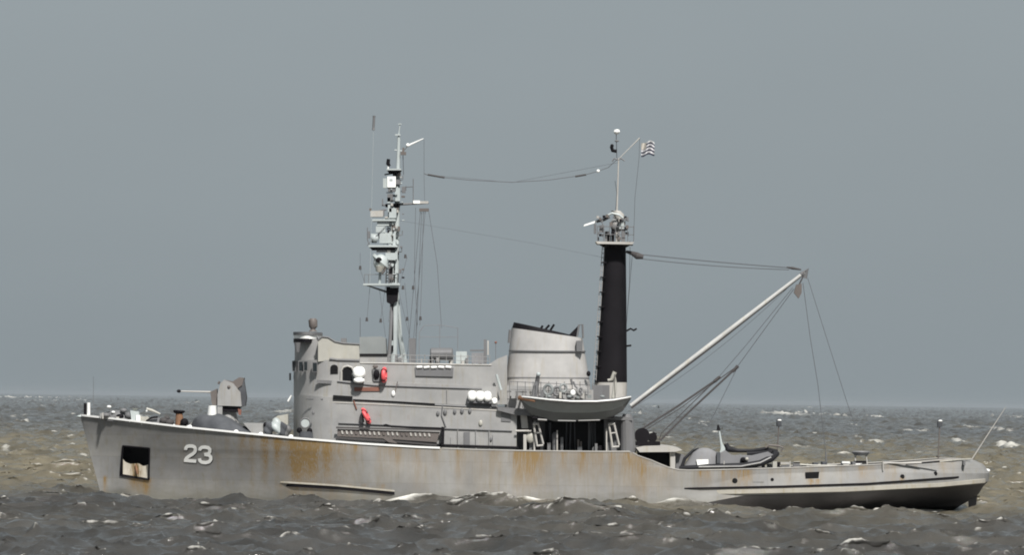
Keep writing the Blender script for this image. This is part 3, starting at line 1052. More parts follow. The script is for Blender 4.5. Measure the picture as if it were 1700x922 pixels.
# slope from the bridge down to the funnel
MB().prism([(812, 605), (826, 596), (842, 590), (842, 672), (812, 672)], -3.6, 3.6).build('funnel_casing', 'grey', ship)
MB().tube([(824, 622), (832, 648)], .09, -4.2).build('casing_ladder', 'mast', ship)
MB().ball(823, 569, -1.5, .09).build('casing_lamp', 'brown', ship)
MB().tube([(823, 569, -1.5), (823, 600, -1.5)], .02).build('lamp_pole', 'dim', ship)

# house under the lifeboat: open bay with pillars and a back wall painted black as shade
boatdeck = MB().prism([(826, 676), (1050, 694), (1050, 699), (858, 690), (826, 682)], -4.9, 4.9).build('boat_deck', 'dim', ship)
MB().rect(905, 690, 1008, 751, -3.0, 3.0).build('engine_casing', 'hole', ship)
MB().rect(858, 684, 906, 751, -2.6, 3.0).build('engine_casing', 'dim', ship)
MB().rect(1003, 694, 1048, 752, -3.6, 3.6).build('after_casing', 'dim', ship)
MB().prism([(838, 640), (985, 648), (985, 694), (838, 680)], -3.0, 3.0).build('funnel_base', 'grey', ship)
MB().loft([(1030, 752, 1056, 752, .5), (1030, 700, 1052, 700, .5), (1034, 688, 1048, 688, .35)], -4.4, 14).build('winch_housing', 'dim', ship)
MB().prism([(863, 678), (874, 682), (877, 712), (866, 712)], -4.5, -3.4).build('deck_locker', 'greylight', ship)
for (x0, x1, y0) in ((869, 874, 722), (886, 889, 700), (924, 926, 715), (1006, 1008, 712)):
    MB().rect(x0, y0, x1, 752, -4.8, -4.6).build('stanchion', 'greylight', ship)
MB().tube([(856, 716), (882, 716)], .07, -4.85).build('hand_rail', 'greylight', ship)
MB().ball(881, 727, -4.6, .34, 1, .6, 1.2).build('hose_reel', 'cream', ship, smooth=True)
MB().loft([(917, 751, 925, 751, .3), (916, 722, 927, 722, .3), (919, 718, 924, 718, .2)], -4.2, 12).build('oil_drum', 'dim', ship)
MB().rect(1006, 735, 1018, 752, -4.6, -4).build('deck_locker', 'dim', ship)
rq = random.Random(9)
for k in range(16):
    xx = rq.uniform(862, 1000)
    hh = rq.uniform(6, 26)
    MB().rect(xx, 751 - hh, xx + rq.uniform(2, 8), 752, -4.2 + rq.uniform(-.3, .5), -3.2).build('bay_gear', rq.choice(['dim', 'canvas', 'black', 'bronze', 'dim']), ship)
for k in range(9):
    xx = rq.uniform(905, 1003)
    MB().tube([(xx, 702, -3.1), (xx + rq.uniform(-3, 3), 751, -3.1)], rq.uniform(.03, .08)).build('bay_pipe', rq.choice(['dim', 'canvas', 'canvas']), ship)
# davit trestles that carry the lifeboat
for (xa, xb, yb) in ((886, 894, 741), (1011, 1020, 743)):
    t_ = MB()
    t_.tube([(xa, 706), (xa + 6, yb)], .075, -5.0, 6).tube([(xb, 706), (xb + 8, yb - 3)], .075, -5.0, 6).tube([(xa + 5, yb), (xb + 8, yb - 1)], .075, -5.0, 6)
    t_.tube([(xa + 3, 720), (xb + 3, 719)], .05, -5.0, 6).tube([(xa - 1, 705), (xb + 1, 704)], .1, -5.0, 6)
    t_.tube([(xa, 706, -5.0), (xa, 700, -3.4)], .08)
    t_.build('davit_trestle', 'greylight', ship)
d_ = MB().tube([(886, 664, -4.4), (888, 650, -4.3), (892, 634, -4.2), (893, 624, -4.4)], [.2, .2, .17, .12]).build('davit', 'dim', ship)
MB().ball(894, 622, -4.5, .16).build('davit_head', 'mast', d_)
d_ = MB().tube([(1018, 662, -4.4), (1020, 650, -4.3), (1021, 634, -4.2), (1019, 622, -4.4)], [.14, .14, .12, .1]).build('davit', 'cream', ship)
MB().tube([(1021, 618, -4.5), (1015, 631, -4.5), (1009, 632, -4.5)], [.16, .12, .1]).build('davit_head', 'cream', d_)
# boat deck railing and gear behind the lifeboat
rl = MB()
for k in range(11):
    x = 846 + 13 * k
    rl.tube([(x, 662, -3.6), (x, 634, -3.6)], .025, seg=5)
rl.tube([(846, 634), (980, 640)], .025, -3.6, 5).tube([(846, 647), (980, 652)], .02, -3.6, 5)
rl.build('boat_deck_railing', 'dim', ship)
for k, (x, y, r, mt) in enumerate(((910, 648, .42, 'boat'), (925, 650, .36, 'dim'), (935, 645, .33, 'boat'), (963, 650, .3, 'grey'))):
    MB().torus(at(x, y, -3.8), r * .75, r * .25, .35 * (k - 1), 20, 8, 1.1).build('rope_coil', mt, ship, smooth=True)
MB().ball(951, 653, -4.2, .19, 1, .8, 1.2).build('deck_lamp', 'raft', ship, smooth=True)
MB().tube([(952, 634, -3.9), (955, 642, -3.9), (966, 652, -3.9)], .06).tube([(948, 630, -3.9), (950, 640, -3.9)], .08).build('fairlead', 'dim', ship)
MB().ball(977, 621, -1.9, .15, 1, 1, 1.3).build('funnel_lamp', 'black', ship)
MB().rect(983, 640, 1000, 664, -2.5, -1.5).build('deck_locker', 'dim', ship)

# ---------------- funnel
fun = MB().loft([(836, 668, 984, 672, 2.3), (840, 632, 979, 636, 2.25), (844, 592, 973, 597, 2.15), (849, 545, 967, 562, 2.0)], 0, 40, .72).build('funnel', 'funnel', ship, smooth=True)
MB().loft([(849.5, 546, 966.5, 563, 1.95), (853, 535.5, 945, 556, 1.8)], 0, 40, .75).build('funnel_cap', 'black', fun, smooth=True)
for (a, b) in (((845, 583), (972, 584)), ((840, 627.5), (978, 628.5))):
    MB().loft([(a[0] - .5, a[1] + 1, b[0] + .5, b[1] + 1, 2.26), (a[0] - .3, a[1] - 1, b[0] + .3, b[1] - 1, 2.24)], 0, 40, .72).build('funnel_band', 'dim', fun, smooth=True)
for pts in (((905, 548), (912, 540)), ((913, 550), (920, 539)), ((898, 546), (901, 541))):
    MB().tube(pts, .08, -1.0).build('exhaust_stub', 'black', fun)
MB().prism([(944, 557), (960, 541), (958, 560)], -.9, .9).build('cap_fin', 'black', fun)
MB().tube([(958, 560), (961, 540), (967, 539), (968, 562)], .07, -1.0).tube([(961, 540, -1), (961, 540, 1)], .05).build('pipe_frame', 'dim', fun)
MB().rect(957, 566, 967, 584, -2.05, -1.2).build('vent_grille', 'dim', fun)
MB().tube([(847, 548), (845, 570), (846, 562)], .1, -2.0).build('steam_pipe', 'dim', fun)

# ---------------- black after mast
am = MB().loft([(987, 636, 1041, 636, 1.0), (992, 575, 1040.5, 575, .9), (998, 500, 1040, 500, .75), (1004, 406, 1039, 406, .62)], 0.5, 24, .85).build('after_mast', 'black', ship, smooth=True)
MB().loft([(986, 668, 1040, 668, 1.02), (987, 635.5, 1041, 635.5, 1.01)], 0.5, 24, .85).build('mast_foot', 'greylight', am, smooth=True)
MB().rect(990, 640, 1012, 664, -.62, -.4).build('mast_door', 'dim', am)
lad = MB()
pa_, pb_ = (983, 655), (1000, 410)
lad.tube([pa_, pb_], .03, -.1, 5).tube([(988, 655), (1003.5, 410)], .03, -.1, 5)
for k in range(34):
    t = (k + .5) / 34
    lad.tube([(pa_[0] * (1 - t) + pb_[0] * t, pa_[1] * (1 - t) + pb_[1] * t), (988 * (1 - t) + 1003.5 * t, 655 * (1 - t) + 410 * t)], .025, -.1, 4)
lad.build('mast_ladder', 'grey', am)
for k in range(9):
    t = k / 9 + .03
    x = 991 * (1 - t) + 1003 * t
    y = 640 * (1 - t) + 418 * t
    MB().rect(x - 4, y - 1, x + 5, y + 1, -.3, .1).build('ladder_bracket', 'black', am)
MB().tube([(1040, 550), (1047, 546), (1052, 549), (1057, 546)], .07, .2).build('cleat', 'black', am)
MB().tube([(1040, 575), (1048, 574)], .07, .2).build('cleat', 'black', am)
MB().prism([(989, 401), (1053, 402), (1050, 406), (992, 405)], -1.2, 1.8).build('mast_platform', 'greylight', am)
MB().loft([(1003, 412, 1038, 412, .7), (993, 405.5, 1050, 406, 1.2)], .3, 18).build('platform_bracket', 'black', am)
rl = MB()
for k in range(7):
    x = 992 + 10 * k
    rl.tube([(x, 403, -1.1), (x, 375, -1.1)], .025, seg=5)
rl.tube([(991, 376), (1053, 377)], .03, -1.1, 5).tube([(991, 389), (1053, 390)], .025, -1.1, 5)
rl.build('platform_railing', 'dim', am)
MB().prism([(969, 376), (970, 373), (990, 366), (992, 369)], -.6, -.3).build('lamp_arm', 'raft', am)
MB().tube([(990, 368), (1003, 365), (1012, 360)], .1, -.4).build('lamp_bracket', 'dim', am)
MB().ball(1024, 374, .2, .48, 1, .8, 1.1).build('radar_drum', 'grey', am, smooth=True)
MB().loft([(1022, 366, 1037, 366, .3), (1018, 356, 1036, 356, .35), (1014, 350, 1030, 350, .3)], .1, 14).build('radar_housing', 'greylight', am, smooth=True)
MB().tube([(1008, 358), (1016, 354), (1028, 357), (1036, 364)], .08, -.5).build('radar_arm', 'mast', am)
for (x0, x1, y0, y1, mt) in ((1004, 1012, 384, 402, 'dim'), (1015, 1020, 380, 402, 'black'), (1023, 1029, 386, 402, 'greylight'), (1032, 1038, 380, 402, 'dim'), (986, 990, 372, 388, 'dim'), (995, 1003, 374, 386, 'dim'), (1008, 1014, 390, 402, 'black'), (1028, 1036, 366, 380, 'mast')):
    MB().rect(x0, y0, x1, y1, -.9, -.4).build('signal_box', mt, am)
MB().tube([(1024, 356), (1027, 262)], [.07, .045], .4).build('topmast', 'greylight', am)
MB().tube([(1022, 350), (1024, 320), (1021, 300)], .02, .3).build('halyard', 'wire', am)
MB().tube([(1016, 268), (1020, 263), (1026, 266), (1031, 263), (1037, 267)], .05, .4).build('crosstree', 'dim', am)
MB().tube([(1024, 262), (1023, 220)], .03, .4).build('mast_pole', 'wire', am)
MB().loft([(1021, 223, 1026, 223, .1), (1018.5, 219, 1029.5, 219, .24), (1020, 215, 1028, 215, .18)], .4, 14).build('mast_light', 'raft', am, smooth=True)
MB().ball(1024, 234, .4, .1, 1.6, 1, .7).build('lamp', 'dim', am)
MB().tube([(1015, 243), (1017, 250), (1024, 251)], .13, .4).ball(1016, 242, .4, .13).build('horn', 'black', am)
MB().tube([(1029, 262), (1046, 245), (1062, 229)], [.03, .03, .05], .4).build('gaff', 'greylight', am)
MB().tube([(1062, 229), (1061, 262), (1054, 330), (1052, 400)], .016, .4, 5).build('flag_halyard', 'wire', am)

# flag
mb = MB()
nx, nz = 30, 20
fsz = []
for i in range(nx + 1):
    for j in range(nz + 1):
        u, v = i / nx, j / nz
        x = 1064.5 + 22 * u
        y = 238 + 20 * v + 2.6 * math.sin(u * 6.5 + v * 1.5) * u ** .5 - 1.8 * u + 2.5 * (1 - u) * v - 1.4 * math.sin(math.pi * u) * (1 - v) * 1.5
        mb.v.append(tuple(at(x, y, .4 + .28 * math.sin(u * 8 + v * 2))))
for i in range(nx):
    for j in range(nz):
        a = i * (nz + 1) + j
        mb.f.append((a, a + nz + 1, a + nz + 2, a + 1))
m, nt, p = new_mat('flag_cloth')
a_ = nt.nodes.new('ShaderNodeAttribute'); a_.attribute_name = 'flagv'
r_ = ramp(nt, [(0.0, (.62, .62, .62, 1)), (1.0, (.62, .62, .62, 1))])
r_.color_ramp.interpolation = 'CONSTANT'
for k in range(1, 8):
    e = r_.color_ramp.elements.new(k / 8)
    e.color = (.045, .05, .08, 1) if k % 2 else (.66, .65, .66, 1)
nt.links.new(a_.outputs['Fac'], r_.inputs['Fac'])
cv = nt.nodes.new('ShaderNodeAttribute'); cv.attribute_name = 'canton'
c_ = mixc(nt, cv.outputs['Fac'], r_.outputs['Color'], (.50, .47, .42, 1))
nt.links.new(c_, p.inputs['Base Color'])
p.inputs['Roughness'].default_value = .9
fl = mb.build('flag', m, None, base=at(1063, 258, .4), smooth=True)
at2 = fl.data.attributes.new('flagv', 'FLOAT', 'POINT')
at2.data.foreach_set('value', [j / nz for i in range(nx + 1) for j in range(nz + 1)])
at3 = fl.data.attributes.new('canton', 'FLOAT', 'POINT')
at3.data.foreach_set('value', [1.0 if (i / nx < .38 and j / nz < .5) else 0.0 for i in range(nx + 1) for j in range(nz + 1)])
tag(fl, 'small striped flag flying from the gaff beside the black mast', 'flag')

# ---------------- derrick boom and its rigging
bm_ = MB().tube([(1047, 674, -1.0), (1192, 563, -1.0), (1336, 452, -1.0)], [.13, .17, .12], seg=12).build('derrick_boom', 'boomgrey', ship, smooth=True)
MB().tube([(1048, 678, -1.0), (1193, 567.5, -1.0), (1334, 455.5, -1.0)], .08, seg=6).build('boom_shade_line', 'rope', bm_)  # dark rod drawn in as the shade on the boom's lower side
MB().tube([(1330, 456, -1), (1340, 448, -1), (1336, 462, -1)], .16).build('boom_head', 'dim', bm_)
hb_ = MB().prism([(1318, 486), (1322, 473), (1331, 471), (1331, 486), (1326, 496)], -1.3, -.8).build('cargo_block', 'bronze', bm_)
MB().tube([(1334, 458), (1326, 474)], .05, -1.05).build('block_strop', 'rope', hb_)
def wire(name, pts, r, sag=0.0, mat='wire', par=None, n=14):
    P = [at(q[0], q[1], q[2] if len(q) > 2 else -1.0) for q in pts]
    if len(P) == 2 and sag:
        P = [P[0] * (1 - t) + P[1] * t - np.array([0, 0, sag * 4 * t * (1 - t)]) for t in np.linspace(0, 1, n)]
    return MB().tube_w(P, r, 5).build(name, mat, par or ship)
tb = MB().tube([(1040, 418, -.2), (1050, 421, -.4), (1058, 425, -.6), (1068, 427, -.6)], [.1, .16, .26, .16], seg=10).build('topping_block', 'rope', ship)
MB().tube([(1040, 408, 0), (1046, 402, 0), (1050, 408, 0)], .06).build('hook', 'black', tb)
wire('topping_lift', [(1066, 423, -.6), (1326, 446)], .035, .05)
wire('topping_lift', [(1066, 430, -.6), (1310, 448)], .030, .12)
MB().tube([(1306, 444), (1316, 445.5), (1330, 448)], [.05, .1, .05], -1).build('lift_block', 'rope', ship)
wire('cargo_fall', [(1333, 470), (1345, 560), (1358, 640), (1373, 771)], .022, 0)
wire('cargo_fall', [(1341, 462), (1375, 570), (1405, 665), (1421, 712)], .020, 0)
wire('cargo_fall', [(1318, 480), (1225, 608)], .026, 0)
wire('cargo_fall', [(1316, 478), (1240, 572), (1192, 628)], .022, 0)
wire('cargo_fall', [(1312, 474), (1060, 672)], .016, .5)
wire('guy_tackle', [(1225, 608), (1216, 617), (1140, 688), (1096, 732)], .075, 0, 'rope')
wire('guy_tackle', [(1219, 612), (1180, 640), (1098, 720), (1094, 732)], .035, 0, 'rope')
wire('guy_tackle', [(1196, 626), (1185, 634), (1125, 675), (1062, 715)], .075, 0, 'rope')
wire('guy_tackle', [(1190, 633), (1130, 678), (1066, 718)], .03, 0, 'rope')
MB().tube([(1216, 618), (1225, 608)], [.1, .13], -1).build('tackle_block', 'rope', ship)
MB().tube([(1186, 634), (1195, 626)], [.13, .1], -1).build('tackle_block', 'rope', ship)
wire('boat_guy', [(1222, 615), (1170, 720), (1150, 748)], .022, 0)
wire('stay', [(1050, 420, 0), (1040, 540, .5), (1040, 550, .5)], .016, 0)
wire('stay', [(1046, 410, 0), (1045, 470, .5), (1040, 540, .5)], .016, 0)

# winch and overhanging deck aft of the casing
wd = MB()
wd.tube_w([at(1066, 724, -2.6), at(1066, 724, .6)], .42, 16).tube_w([at(1083, 727, -2.6), at(1083, 727, .6)], .34, 16)
for Yw in (-2.6, -1, .6):
    c_ = at(1066, 724, Yw)
    wd.tube_w([(c_[0], Yw - .06, c_[2]), (c_[0], Yw + .06, c_[2])], .55, 18)
wd.rect(1056, 734, 1096, 741, -2.8, .8)
wd.build('cargo_winch', 'black', ship)
MB().tube([(1083, 734), (1086, 718), (1089, 722)], .1, -2).build('winch_lever', 'black', ship)
MB().prism([(1056, 744), (1070, 741.5), (1105, 740.5), (1124, 743), (1133, 748), (1120, 751), (1062, 751.5)], -5.3, 5.3).build('deck_overhang', 'greylight', ship)
MB().rect(1062, 750, 1112, 795, -4.2, 4.2).build('deck_bulkhead', 'hole', ship)  # blackened to give the shade under the overhang
MB().rect(1113, 751, 1121, 793, -5.0, -4.6).build('overhang_pillar', 'greylight', ship)
MB().prism([(1122, 752), (1136, 756), (1137, 790), (1122, 790)], -4.5, -3).build('towing_bitt', 'dim', ship)

# ---------------- fore mast
fm = MB().tube([(653, 603, 0), (656, 500, 0), (659, 350, 0), (662, 228, 0)], [.26, .24, .20, .11], seg=12).build('fore_mast', 'mast', ship, smooth=True)
MB().tube([(671, 603, .9), (664, 560, .6), (661, 510, .3), (659, 480, .1)], [.24, .18, .15, .13], seg=10).build('mast_leg', 'mast', fm)
MB().tube([(645, 603, -.9), (648, 560, -.6), (650, 520, -.3), (650, 480, -.1)], [.14, .13, .12, .12], seg=10).build('mast_leg', 'dim', fm)
MB().prism([(641, 476), (662, 476), (660, 500), (650, 506), (642, 502)], -.5, .5).build('mast_trunk', 'black', fm)
MB().tube([(651, 500, -.3), (651, 584, -.3)], .09).build('cable_run', 'black', fm)
MB().loft([(645, 574, 653, 574, .2), (645, 566, 653, 566, .2)], -.5, 10).build('junction_box', 'mast', fm)
MB().tube([(651, 602, -.2), (672, 588, -.2)], .05).tube([(651, 588, -.2), (670, 602, -.2)], .04).build('mast_brace', 'mast', fm)
for (x0, y0, x1, th, mt) in ((603, 471, 664, 3, 'mast'), (612, 407, 660, 3.4, 'mast'), (618, 364, 657, 3, 'mast'), (642, 280, 666, 2.6, 'mast')):
    MB().rect(x0, y0, x1, y0 + th, -1.1, 1.0).build('mast_platform', mt, fm)
MB().prism([(606, 474), (612, 474), (642, 483), (642, 487)], -.2, .2).build('platform_bracket', 'dim', fm)
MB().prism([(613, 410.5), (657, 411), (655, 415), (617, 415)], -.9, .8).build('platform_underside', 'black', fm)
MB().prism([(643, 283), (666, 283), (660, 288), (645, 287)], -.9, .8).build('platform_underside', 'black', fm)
# upper radar housing, lamps and instruments on the platforms
rd = MB().loft([(622, 433, 624, 451, .2), (618, 424, 645, 446, .62), (621, 420, 646, 442, .55)], -.9, 18, 1)
rd.ball(632, 436, -1.0, .52, 1, .7, 1.15)
rd = rd.build('radar_dish', 'mast', fm, smooth=True)
MB().ball(629, 432, -1.42, .22, 1, .5, .9).build('radar_feed', 'black', rd)
MB().loft([(626, 452, 634, 452, .15), (624, 442, 640, 442, .3)], -1.3, 12).build('radar_body', 'cream', rd)
MB().tube([(630, 471), (631, 452)], .1, -.8).build('radar_pedestal', 'mast', fm)
MB().tube([(641, 440, -1.2), (638, 450, -1.2), (634, 455, -1.2)], .07).build('radar_drive', 'bronze', fm)
for (x0, y0, x1, y1, mt, dp) in ((613, 346, 617, 350, 'bronze', .3), (615, 350, 636, 360, 'greylight', .5), (633, 348, 638, 358, 'dim', .3), (626, 368, 646, 375, 'mast', .4), (641, 370, 647, 376, 'black', .3),
                                 (643, 382, 648, 392, 'black', .3), (611, 384, 614, 396, 'dim', .2), (616, 388, 627, 400, 'mast', .4), (628, 386, 632, 396, 'dim', .2), (650, 372, 656, 384, 'bronze', .3),
                                 (660, 376, 664, 384, 'bronze', .2), (617, 399, 625, 403, 'black', .35), (648, 392, 653, 400, 'dim', .3), (646, 446, 652, 454, 'black', .25), (655, 444, 659, 456, 'black', .2), (662, 447, 666, 454, 'dim', .2),
                                 (636, 386, 642, 405, 'mast', .3), (652, 384, 657, 407, 'mast', .3), (643, 293, 657, 311, 'raft', .5), (636, 302, 642, 307, 'white', .3), (644, 312, 657, 318, 'dim', .4), (643, 322, 652, 335, 'dim', .3),
                                 (657, 298, 665, 306, 'dim', .3), (667, 310, 673, 320, 'dim', .3), (643, 328, 648, 337, 'mast', .3), (634, 330, 636, 340, 'dim', .2), (649, 362, 655, 405, 'mast', .25), (645, 416, 652, 470, 'dim', .2), (625, 414, 645, 419, 'dim', .3),
                                 (656, 416, 660, 470, 'mast', .3)):
    MB().rect(x0, y0, x1, y1, -.5 - dp, -.5 + dp).build('signal_box', mt, fm)
MB().ball(622, 396, -.8, .3, 1, .8, .9).build('radar_drum', 'mast', fm, smooth=True)
MB().tube([(645, 264), (644, 272), (647, 276)], [.12, .14, .1], -.3).build('horn', 'black', fm)
MB().tube([(645, 272), (644, 282)], .06, -.3).build('horn_post', 'white', fm)
MB().tube([(610, 378, -.6), (610, 398, -.6), (614, 410, -.6)], .03).tube([(609, 408, -1), (640, 376, -1)], .02).build('platform_railing', 'dim', fm)
for xx in (605, 612, 640, 650, 660):
    MB().tube([(xx, 471, -1.0), (xx, 456, -1.0)], .022, seg=5).build('rail_post', 'dim', fm)
MB().tube([(605, 456), (660, 456)], .02, -1.0, 5).build('platform_railing', 'dim', fm)
MB().tube([(652, 475, -.4), (654, 345, -.4)], .10).build('mast_pole', 'mast', fm)
ml = MB().tube([(645, 475, .3), (649, 345, .3)], .03, seg=5).tube([(641, 475, .3), (645, 345, .3)], .03, seg=5)
for k in range(26):
    ml.tube([(641 + .15 * k, 472 - 4.9 * k, .3), (645 + .15 * k, 472 - 4.9 * k, .3)], .025, seg=4)
ml.build('mast_ladder', 'dim', fm)
rr = random.Random(5)
for k in range(46):
    yy = 286 + 184 * k / 46 + rr.uniform(-2, 2)
    xx = rr.uniform(638, 668)
    w_, h_ = rr.uniform(1.5, 6.0), rr.uniform(1.0, 5.5)
    MB().rect(xx, yy, xx + w_, yy + h_, -.8 + rr.uniform(-.3, .3), -.1).build('mast_fitting', rr.choice(['black', 'dim', 'mast', 'mast', 'bronze', 'greylight', 'mast']), fm)
for (x0, y0, x1, y1) in ((624, 376, 640, 386), (630, 387, 650, 404), (646, 346, 658, 362), (644, 340, 650, 352), (640, 420, 656, 432), (648, 478, 662, 470), (636, 296, 645, 312), (656, 312, 664, 334)):
    MB().rect(x0, y0, x1, y1, -.9, -.3).build('signal_box', 'mast', fm)
for k in range(12):
    yy = 290 + 15 * k
    xx = rr.uniform(628, 655)
    MB().tube([(xx, yy), (xx + rr.uniform(8, 18), yy + rr.uniform(-4, 4))], rr.choice([.03, .05]), -.5).build('mast_bracket', rr.choice(['dim', 'mast', 'black']), fm)
for (x, y) in ((664, 300), (669, 318), (663, 392), (662, 420)):
    MB().tube([(x - 4, y), (x + 5, y - 2), (x + 5, y - 9)], .03, -.4).build('small_aerial', 'dim', fm)
for k in range(44):
    xx = rr.uniform(990, 1042)
    yy = rr.uniform(356, 398)
    MB().rect(xx, yy, xx + rr.uniform(1.5, 5), yy + rr.uniform(2, 7), -1.0 + rr.uniform(-.2, .3), -.4).build('platform_fitting', rr.choice(['black', 'dim', 'dim', 'bronze', 'greylight']), am)
for k in range(18):
    xx = rr.uniform(645, 812)
    hh = rr.uniform(4, 16)
    MB().rect(xx, 604 - hh, xx + rr.uniform(1.5, 7), 605, -3.2 + rr.uniform(-.4, .8), -2.4 + rr.uniform(0, .8)).build('roof_fitting', rr.choice(['grey', 'dim', 'dim', 'greylight', 'mast']), ship)
for (x, y0, y1) in ((742, 647, 676), (812, 716, 752), (790, 716, 751), (760, 714, 750)):
    Yp = -4.6 if y0 > 665 else -4.18
    MB().tube([(x, y0), (x + .5, y1)], .035, Yp, 6).build('wall_pipe', 'grey', ship)
for (x0, y0, x1, y1) in ((770, 718, 780, 748), (818, 722, 826, 750), (748, 726, 756, 744)):
    MB().rect(x0, y0, x1, y1, -4.58, -4.4).build('watertight_door', 'dim' if x0 == 770 else 'grey', ship)
for k in range(14):
    xx = 846 + 10 * k + rr.uniform(-3, 3)
    hh = rr.uniform(4, 13)
    MB().rect(xx, 661 - hh, xx + rr.uniform(2, 7), 662, -4.0 + rr.uniform(-.3, .4), -3.3).build('boat_deck_gear', rr.choice(['grey', 'dim', 'greylight', 'boat']), ship)
for k in range(26):
    xx = rr.uniform(1140, 1600)
    MB().rect(xx, 775 - .012 * (xx - 1140) - rr.uniform(0, 5), xx + rr.uniform(2, 9), 779 - .012 * (xx - 1140), -3.5 + rr.uniform(-1, 1), -2.2).build('after_deck_gear', rr.choice(['grey', 'dim', 'greylight', 'canvas']), ship)
for k in range(20):
    xx = rr.uniform(165, 470)
    yb = float(interp(TOP, xx))
    MB().rect(xx, yb - rr.uniform(3, 9), xx + rr.uniform(2, 7), yb + 2, -1.8 + rr.uniform(-.4, .4), -1.0).build('fore_deck_gear', rr.choice(['grey', 'dim', 'greylight', 'canvas', 'cream']), ship)
# yard with signal halyards
yd = MB().tube([(634, 341), (662, 339.5), (712, 337)], [.06, .09, .06], -.2).build('yard', 'dim', fm)
MB().rect(640, 338.5, 664, 344, -.45, 0).build('yard_clamp', 'black', fm)
MB().rect(686, 333, 697, 338, -.5, .1).build('yard_insulator', 'raft', fm)
MB().rect(697, 334, 711, 338, -.4, .1).build('yard_insulator', 'greylight', fm)
MB().rect(696, 346, 712, 351, -.4, .0).build('yard_block', 'bronze', fm)
MB().tube([(686, 338), (686, 297)], .03, -.2).build('whip_aerial', 'dim', fm)
MB().tube([(670, 311), (686, 310)], .03, -.2).build('aerial_arm', 'wire', fm)
MB().tube([(662, 228), (662, 222), (664, 207)], [.07, .045, .04], 0).rect(656, 222.5, 665, 225, -.2, .2).rect(661, 205, 667, 206.5, -.1, .1).build('mast_light', 'mast', fm)
MB().rect(665, 252, 674, 257, -.3, .2).rect(668, 245, 671, 253, -.1, .1).build('lamp', 'bronze', fm)
MB().tube([(669, 258), (670, 290)], .025, 0).build('lamp_cable', 'wire', fm)
MB().tube([(655, 249), (669, 251)], .04, 0).build('crosstree', 'mast', fm)
gf = MB().tube([(677, 242), (690, 236), (703, 230)], [.08, .06, .03], 0).build('gaff', 'white', fm)
MB().ball(677, 241, 0, .14).build('gaff_light', 'raft', gf)
MB().tube([(669, 252), (677, 242)], .03, 0).build('gaff_stay', 'dim', gf)
wire('signal_halyard', [(704, 232, 0), (704, 290, 0), (705, 336, -.2)], .014, par=fm)
for a, b in (((700, 352), (690, 590)), ((706, 350), (697, 450)), ((697, 450), (684, 590)), ((703, 350), (700, 470)), ((712, 352), (726, 440)), ((726, 440), (733, 545)), ((690, 345), (688, 450)), ((688, 450), (693, 540)),
             ((698, 350), (676, 596)), ((700, 470), (697, 541))):
    wire('signal_halyard', [(a[0], a[1], -.2), (b[0], b[1], -.8)], .018, par=fm)
for a, b, k in (((676, 427), (664, 470), 0), ((614, 478), (609, 532), 0), ((630, 480), (640, 560), 0), ((661, 480), (680, 560), 0), ((648, 510), (645, 535), 0), ((695, 478), (690, 560), 0), ((672, 470), (680, 560), 0), ((640, 476), (632, 530), 0)):
    wire('stay', [(a[0], a[1], -.5), (b[0], b[1], -.8)], .014, par=fm)
for (x, y) in ((609, 531), (632, 533), (676, 530), (698, 529), (673, 426), (669, 478), (686, 478), (598, 445)):
    MB().tube([(x, y - 3.5), (x, y + 3)], [.07, .1], -.7).build('insulator', 'rope', fm)
wire('stay', [(598, 420, -.7), (598, 447, -.7), (606, 471, -.7)], .012, par=fm)
# tall aerial standing off the mast head
MB().tube([(614, 470, -1), (620, 216, -1)], .010, seg=5).build('whip_aerial', 'mast', fm)
MB().tube([(620, 216), (620, 212), (621, 195), (621, 192)], [.12, .09, .09, .11], -1).build('aerial_tip', 'dim', fm)
# wireless aerial between the masts
AE = [(704, 288, 0), (712, 291, 0), (740, 295, 0), (780, 299, 0), (850, 302.5, 0), (910, 299, .2), (970, 290.5, .3), (990, 285, .3), (1010, 278, .4), (1026, 263, .4)]
aer = MB().tube(AE, .028, seg=6).build('wireless_aerial', 'wire', ship)
MB().tube([(710, 290), (738, 295)], .065, 0).build('aerial_insulator', 'rope', aer)
MB().tube([(955, 293, .3), (973, 290, .3)], .065).build('aerial_insulator', 'rope', aer)
MB().ball(993, 284, .3, .12).build('aerial_clamp', 'raft', aer)
wire('aerial_wire', [(706, 290, 0), (850, 303, 0), (1026, 270, .4)], .012)
wire('stay', [(661, 366, 0), (884, 404, 0), (1003, 428, 0)], .008)

# ---------------- foredeck
bt = MB()
bt.loft([(139, 692, 144, 692, .12), (139, 670, 144, 670, .12)], -.3, 12)
bt.build('bow_bitt', 'black', ship)
MB().loft([(144, 692, 150, 692, .16), (144, 669, 150, 669, .16)], -.3, 12).build('bow_bitt', 'white', ship)
MB().ball(133, 692, -.05, .14, 1.6, 1, .7).build('stem_fairlead', 'mast', ship)
wl = MB().loft([(172, 698, 228, 704, .8), (176, 686, 212, 686, .6), (184, 681, 200, 682, .3)], -1.0, 18).build('windlass', 'dim', ship, smooth=True)
for (x, y, r, mt) in ((181, 676, .13, 'white'), (188, 685, .11, 'white'), (176, 690, .22, 'dim'), (199, 692, .22, 'black'), (205, 682, .2, 'dim'), (216, 690, .3, 'dim'), (193, 696, .18, 'black')):
    MB().ball(x, y, -1.6, r, 1.3, 1, .8).build('windlass_drum', mt, wl, smooth=True)
MB().prism([(216, 682), (230, 684), (233, 702), (219, 703)], -2.0, -1.0).build('chain_stopper', 'mast', ship)
MB().rect(226, 690, 233, 703, -2.1, -1.6).build('bollard', 'white', ship)
MB().loft([(222, 683, 224, 683, .1), (219, 678, 230, 679, .3)], -1.2, 12).build('mushroom_vent', 'cream', ship)
MB().tube([(240, 706), (244, 699), (252, 694), (262, 693)], .07, -2.2).build('hose', 'black', ship)
